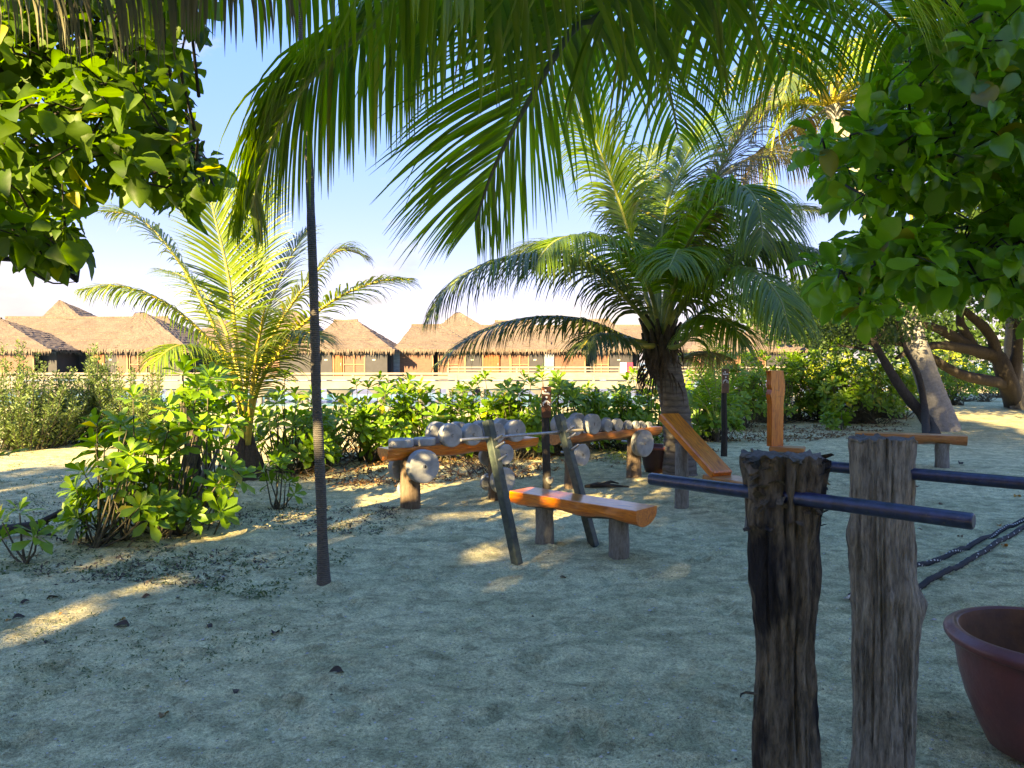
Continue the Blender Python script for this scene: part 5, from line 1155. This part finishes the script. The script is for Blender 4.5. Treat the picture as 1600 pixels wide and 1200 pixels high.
p2 = empty('dark_pot', (c.x, c.y, g0), label='dark red-brown tub at the foot of the middle palm', cat='pot')
MB().lathe([(0, 0), (.17, 0), (.20, .1), (.225, .25), (.235, .34)], 32, wob=wb).build('body', MT['pot_dark'], p2)
MB().lathe([(.235, .34), (.255, .345), (.258, .375), (.245, .385), (.225, .38), (.2, .25), (0, .2)], 32, wob=wb).build('rim', MT['pot'], p2)

# ---------------------------------------------------------------- battle rope
path_px = [(1640, 800), (1600, 813), (1560, 828), (1520, 848), (1480, 868), (1430, 888), (1380, 905), (1330, 938)]
path2 = [(1328, 939), (1350, 945), (1385, 940), (1430, 920), (1480, 895), (1520, 872), (1560, 845), (1600, 822), (1650, 800)]
rp = empty('battle_rope', (0, 0, 0), label='doubled black training rope with white flecks lying on the sand', cat='rope')
def rope(path, name):
    pts = [G(*p_) for p_ in path]; pts = spline(pts, 90); pts = [Vector((p_.x, p_.y, gz(p_.x, p_.y)+.016)) for p_ in pts]; mb = MB()
    vs = []; n = 12; fl_ = MB(); tot = 0; ref = UP
    for i, p_ in enumerate(pts):
        t_ = (pts[min(i+1, 89)]-pts[max(i-1, 0)]).normalized(); a_ = t_.cross(UP).normalized(); b_ = a_.cross(t_); tot += (p_-pts[i-1]).length if i else 0; tw_ = tot*70
        for j in range(n):
            th = 2*PI*j/n; r_ = .021*(1+.14*math.cos(3*(th-tw_/3))); vs.append(p_+(a_*math.cos(th)+b_*math.sin(th))*r_)
        for s_ in range(2):
            th = tw_*.8+s_*PI; 
            c_ = p_+(a_*math.cos(th)+b_*math.sin(th))*.0235; q = t_*.012; w_ = (b_*math.cos(th)-a_*math.sin(th))*.006
            if i % 1 == 0: fl_.add([c_-q-w_, c_+q-w_, c_+q+w_, c_-q+w_], [(0, 1, 2, 3)])
    mb.add(vs, [(i*n+j, i*n+(j+1) % n, (i+1)*n+(j+1) % n, (i+1)*n+j) for i in range(89) for j in range(n)], True); mb.add(vs[:n], [list(range(n))[::-1]]); mb.add(vs[-n:], [list(range(n))])
    o = mb.build(name, MT['rope'], rp); fl_.build('white_flecks', MT['rope_fleck'], o, kind='stuff')
rope(path_px, 'rope_strand'); rope(path2, 'rope_strand')

# ================================================================ LITTER
def dead_leaf(px, py, size, mat, label, curl=.5, group='dead leaves scattered on the sand'):
    size *= .72; p_ = G(px, py); rs = random.Random(px*7+py); mb = MB(); n = 6; vs = []
    for i in range(n+1):
        t_ = i/n; w = math.sin(PI*min(.98, t_*.93+.05))**.8*.34; x = t_-.5
        for s_ in (-1, -.5, 0, .5, 1): vs.append((x*size, s_*w*size, size*(curl*(abs(s_)**1.5)*w*1.1+.10*math.sin(t_*5)+.06+rs.uniform(-.02, .02))))
    mb.add(vs, [(i*5+j, (i+1)*5+j, (i+1)*5+j+1, i*5+j+1) for i in range(n) for j in range(4)], True)
    o = mb.build('dead_leaf', MT[mat], label=label, cat='leaf', group=group); o.location = (p_.x, p_.y, gz(p_.x, p_.y)); o.rotation_euler = (rs.uniform(-.3, .3), rs.uniform(-.3, .3), rs.uniform(0, 6.28)); return o
for px, py, s_, mt, lb in [(38, 937, .085, 'dead_dark', 'dark curled leaf nearest the left edge'), (82, 931, .10, 'dead_dark', 'long dark curled leaf near the left edge'), (30, 960, .10, 'dead_dark', 'dark curled leaf beside the tiny orange leaf at the left edge'), (12, 964, .05, 'dead_orange', 'tiny orange leaf at the left edge'),
    (95, 959, .04, 'dead_orange', 'tiny yellow-orange leaf right of the dark leaves'), (73, 1006, .06, 'dead_dark', 'small dark leaf alone at lower left'), (190, 981, .12, 'dead_dark', 'crumpled dark leaf with an orange leaf on top of it'), (192, 969, .05, 'dead_orange', 'bright orange leaf on the crumpled dark leaf'),
    (228, 934, .08, 'dead_leaf', 'flat grey-brown leaf left of centre foreground'), (278, 935, .06, 'dead_dark', 'small dark leaf right of the flat grey-brown leaf'), (326, 984, .08, 'dead_dark', 'ring-shaped dark leaf in the left foreground'), (430, 991, .10, 'dead_dark', 'ragged dark leaf lying before the thin pole'),
    (257, 1109, .085, 'dead_leaf', 'pale tan curled leaf in the lower left foreground'), (525, 1054, .11, 'dead_dark', 'thin dark sliver of leaf lower centre'), (880, 902, .07, 'dead_dark', 'small dark leaf on the sand before the bench'), (368, 1075, .07, 'dead_dark', 'small dark leaf lower left centre'),
    (1292, 756, .16, 'dead_leaf', 'brown leaf on the sand between the two log posts'), (1432, 758, .12, 'dead_leaf', 'brown leaf just right of the grey post'), (1500, 727, .16, 'dead_dark', 'dark brown leaf by the far bench leg'), (1590, 775, .14, 'dead_orange', 'yellow-brown leaf near the right edge'),
    (1562, 818, .12, 'dead_orange', 'orange-brown leaf lying across the rope, upper one'), (1570, 851, .10, 'dead_orange', 'orange leaf lying across the lower rope strand'), (1500, 834, .09, 'dead_leaf', 'reddish leaf left of the rope'), (1437, 824, .07, 'dead_leaf', 'small brown leaf beside the grey post under the near bar'), (1470, 785, .08, 'dead_leaf', 'small brown leaf between the two dip bars, right of the grey post'), (1480, 656, .25, 'dead_dark', 'dark leaf on the far sand right of the palm')]:
    dead_leaf(px, py, s_, mt, lb)
o = MB().tube([(-.3, 0, .03), (-.1, .02, .05), (.1, 0, .04), (.35, -.04, .03)], [.02, .045, .03, .01], 9, wob=.5).tube([(-.05, 0, .05), (.1, .08, .09), (.22, .1, .06)], [.03, .02, .008], 7, wob=.3).build('driftwood', MT['bark_dark'], label='dark piece of driftwood on the sand under the right rack', cat='driftwood')
p = G(945, 764); o.location = (p.x, p.y, gz(p.x, p.y)); o.scale = (.85, .85, .85)
# coral bits and shell crumbs on the sand
rs = np.random.RandomState(4); n = 9000; yy = 2.0+rs.rand(n)**1.4*9; xx = rs.uniform(-.8, .8, n)*yy; zz = ground_z(xx, yy); sz = rs.gamma(2, .0014, n)+.0015; sz[:70] *= 3.0
oc = np.array([(1, 0, 0), (0, 1, 0), (-1, 0, 0), (0, -1, 0), (0, 0, .6), (0, 0, -.6)]); of = np.array([(0, 1, 4), (1, 2, 4), (2, 3, 4), (3, 0, 4)])
V = oc[None]*sz[:, None, None]*rs.uniform(.5, 1.4, (n, 6, 3))+np.stack([xx, yy, zz+sz*.2], 1)[:, None]
link_mesh('coral_bits', np_mesh('coral_bits', V.reshape(-1, 3), (of[None]+(np.arange(n)*6)[:, None, None]).reshape(-1, 3), False), MT['shell'], kind='stuff', label='pale coral and shell crumbs strewn over the sand', cat='gravel')
n = 6000; yy = 2.2+rs.rand(n)**1.2*8; xx = rs.uniform(-.8, .8, n)*yy; zz = ground_z(xx, yy); sz = rs.gamma(2, .0008, n)+.001
V = oc[None]*sz[:, None, None]*rs.uniform(.4, 1.8, (n, 6, 3))+np.stack([xx, yy, zz+sz*.2], 1)[:, None]
link_mesh('dark_grit', np_mesh('dark_grit', V.reshape(-1, 3), (of[None]+(np.arange(n)*6)[:, None, None]).reshape(-1, 3), False), MT['twig'], kind='stuff', label='dark grit and crumbs strewn over the sand', cat='gravel')
# creeping weeds on the left sand
def weed_field(n, poly, size, mat, name, label, seed, lift=.01, tpl='small'):
    rs = np.random.RandomState(seed); L4 = []; xs_ = [p_[0] for p_ in poly]; ys_ = [p_[1] for p_ in poly]; k = 0
    while k < n:
        x, y = rs.uniform(min(xs_), max(xs_)), rs.uniform(min(ys_), max(ys_))
        if not in_poly(x, y, poly): continue
        g = G(x, y)
        if float(fbm(np.array([g.x*.9+9]), np.array([g.y*.9]), 3)[0]) < rs.uniform(-.25, .2): continue
        k += 1
        for j in range(rs.randint(3, 8)):
            q = rs.normal(size=2)*size*1.1; pp = (g.x+q[0], g.y+q[1]); L4.append((np.array((pp[0], pp[1], gz(*pp)+lift*rs.rand())), np.array((rs.normal(), rs.normal(), abs(rs.normal())*.5)), np.array((rs.normal()*.4, rs.normal()*.4, 1)), size*rs.uniform(.5, 1.3)))
    pos, d, n_, ss = map(np.array, zip(*L4)); link_mesh(name, scatter_mesh(name, TPL[tpl], pos, d, n_, ss), MT[mat], kind='stuff', label=label, cat=label.split()[-1] if False else 'ground cover')
weed_field(1500, [(0, 700), (350, 750), (640, 770), (640, 820), (500, 900), (420, 940), (150, 900), (0, 900)], .028, 'weed', 'creeping_weeds', 'small creeping weeds on the sand at left', 5)
weed_field(420, [(0, 920), (420, 900), (540, 930), (470, 1030), (200, 1100), (0, 1100)], .018, 'weed', 'sparse_weeds', 'sparse tiny weeds on the foreground sand', 6)
weed_field(650, [(0, 780), (400, 790), (660, 780), (600, 830), (300, 920), (60, 900)], .035, 'twig', 'twig_litter', 'dark twigs and crumbled leaf litter on the left sand', 7, .004)
weed_field(1500, [(430, 690), (760, 680), (1040, 690), (1060, 715), (850, 745), (620, 765), (470, 755)], .06, 'dead_leaf', 'leaf_litter', 'brown leaf litter and twigs under the bushes behind the rack', 8, .03)
weed_field(700, [(1080, 665), (1420, 640), (1420, 672), (1280, 690), (1090, 710)], .07, 'dead_leaf', 'hedge_litter', 'brown litter along the foot of the hedge', 9, .03)
weed_field(900, [(940, 690), (1040, 690), (1060, 725), (950, 725)], .04, 'lawn', 'bright_ground_plants', 'bright green ground plants under the right rack', 10, .12)
# bare twigs under the bushes
rs = np.random.RandomState(12); mb = MB()
for i in range(170):
    x, y = rs.uniform(440, 800), rs.uniform(700, 748); g = G(x, y); g.z = gz(g.x, g.y); a = rs.rand()*6.28; l = rs.uniform(.15, .6); e = Vector((math.cos(a)*l, math.sin(a)*l, rs.uniform(.0, .35)))
    mb.tube([g, g+e*.5+Vector(rvec(rs))*.05, g+e], [.009, .006, .003], 4)
mb.build('bare_twigs', MT['twig'], kind='stuff', label='tangle of bare grey twigs under the bushes left of the rack', cat='twigs')
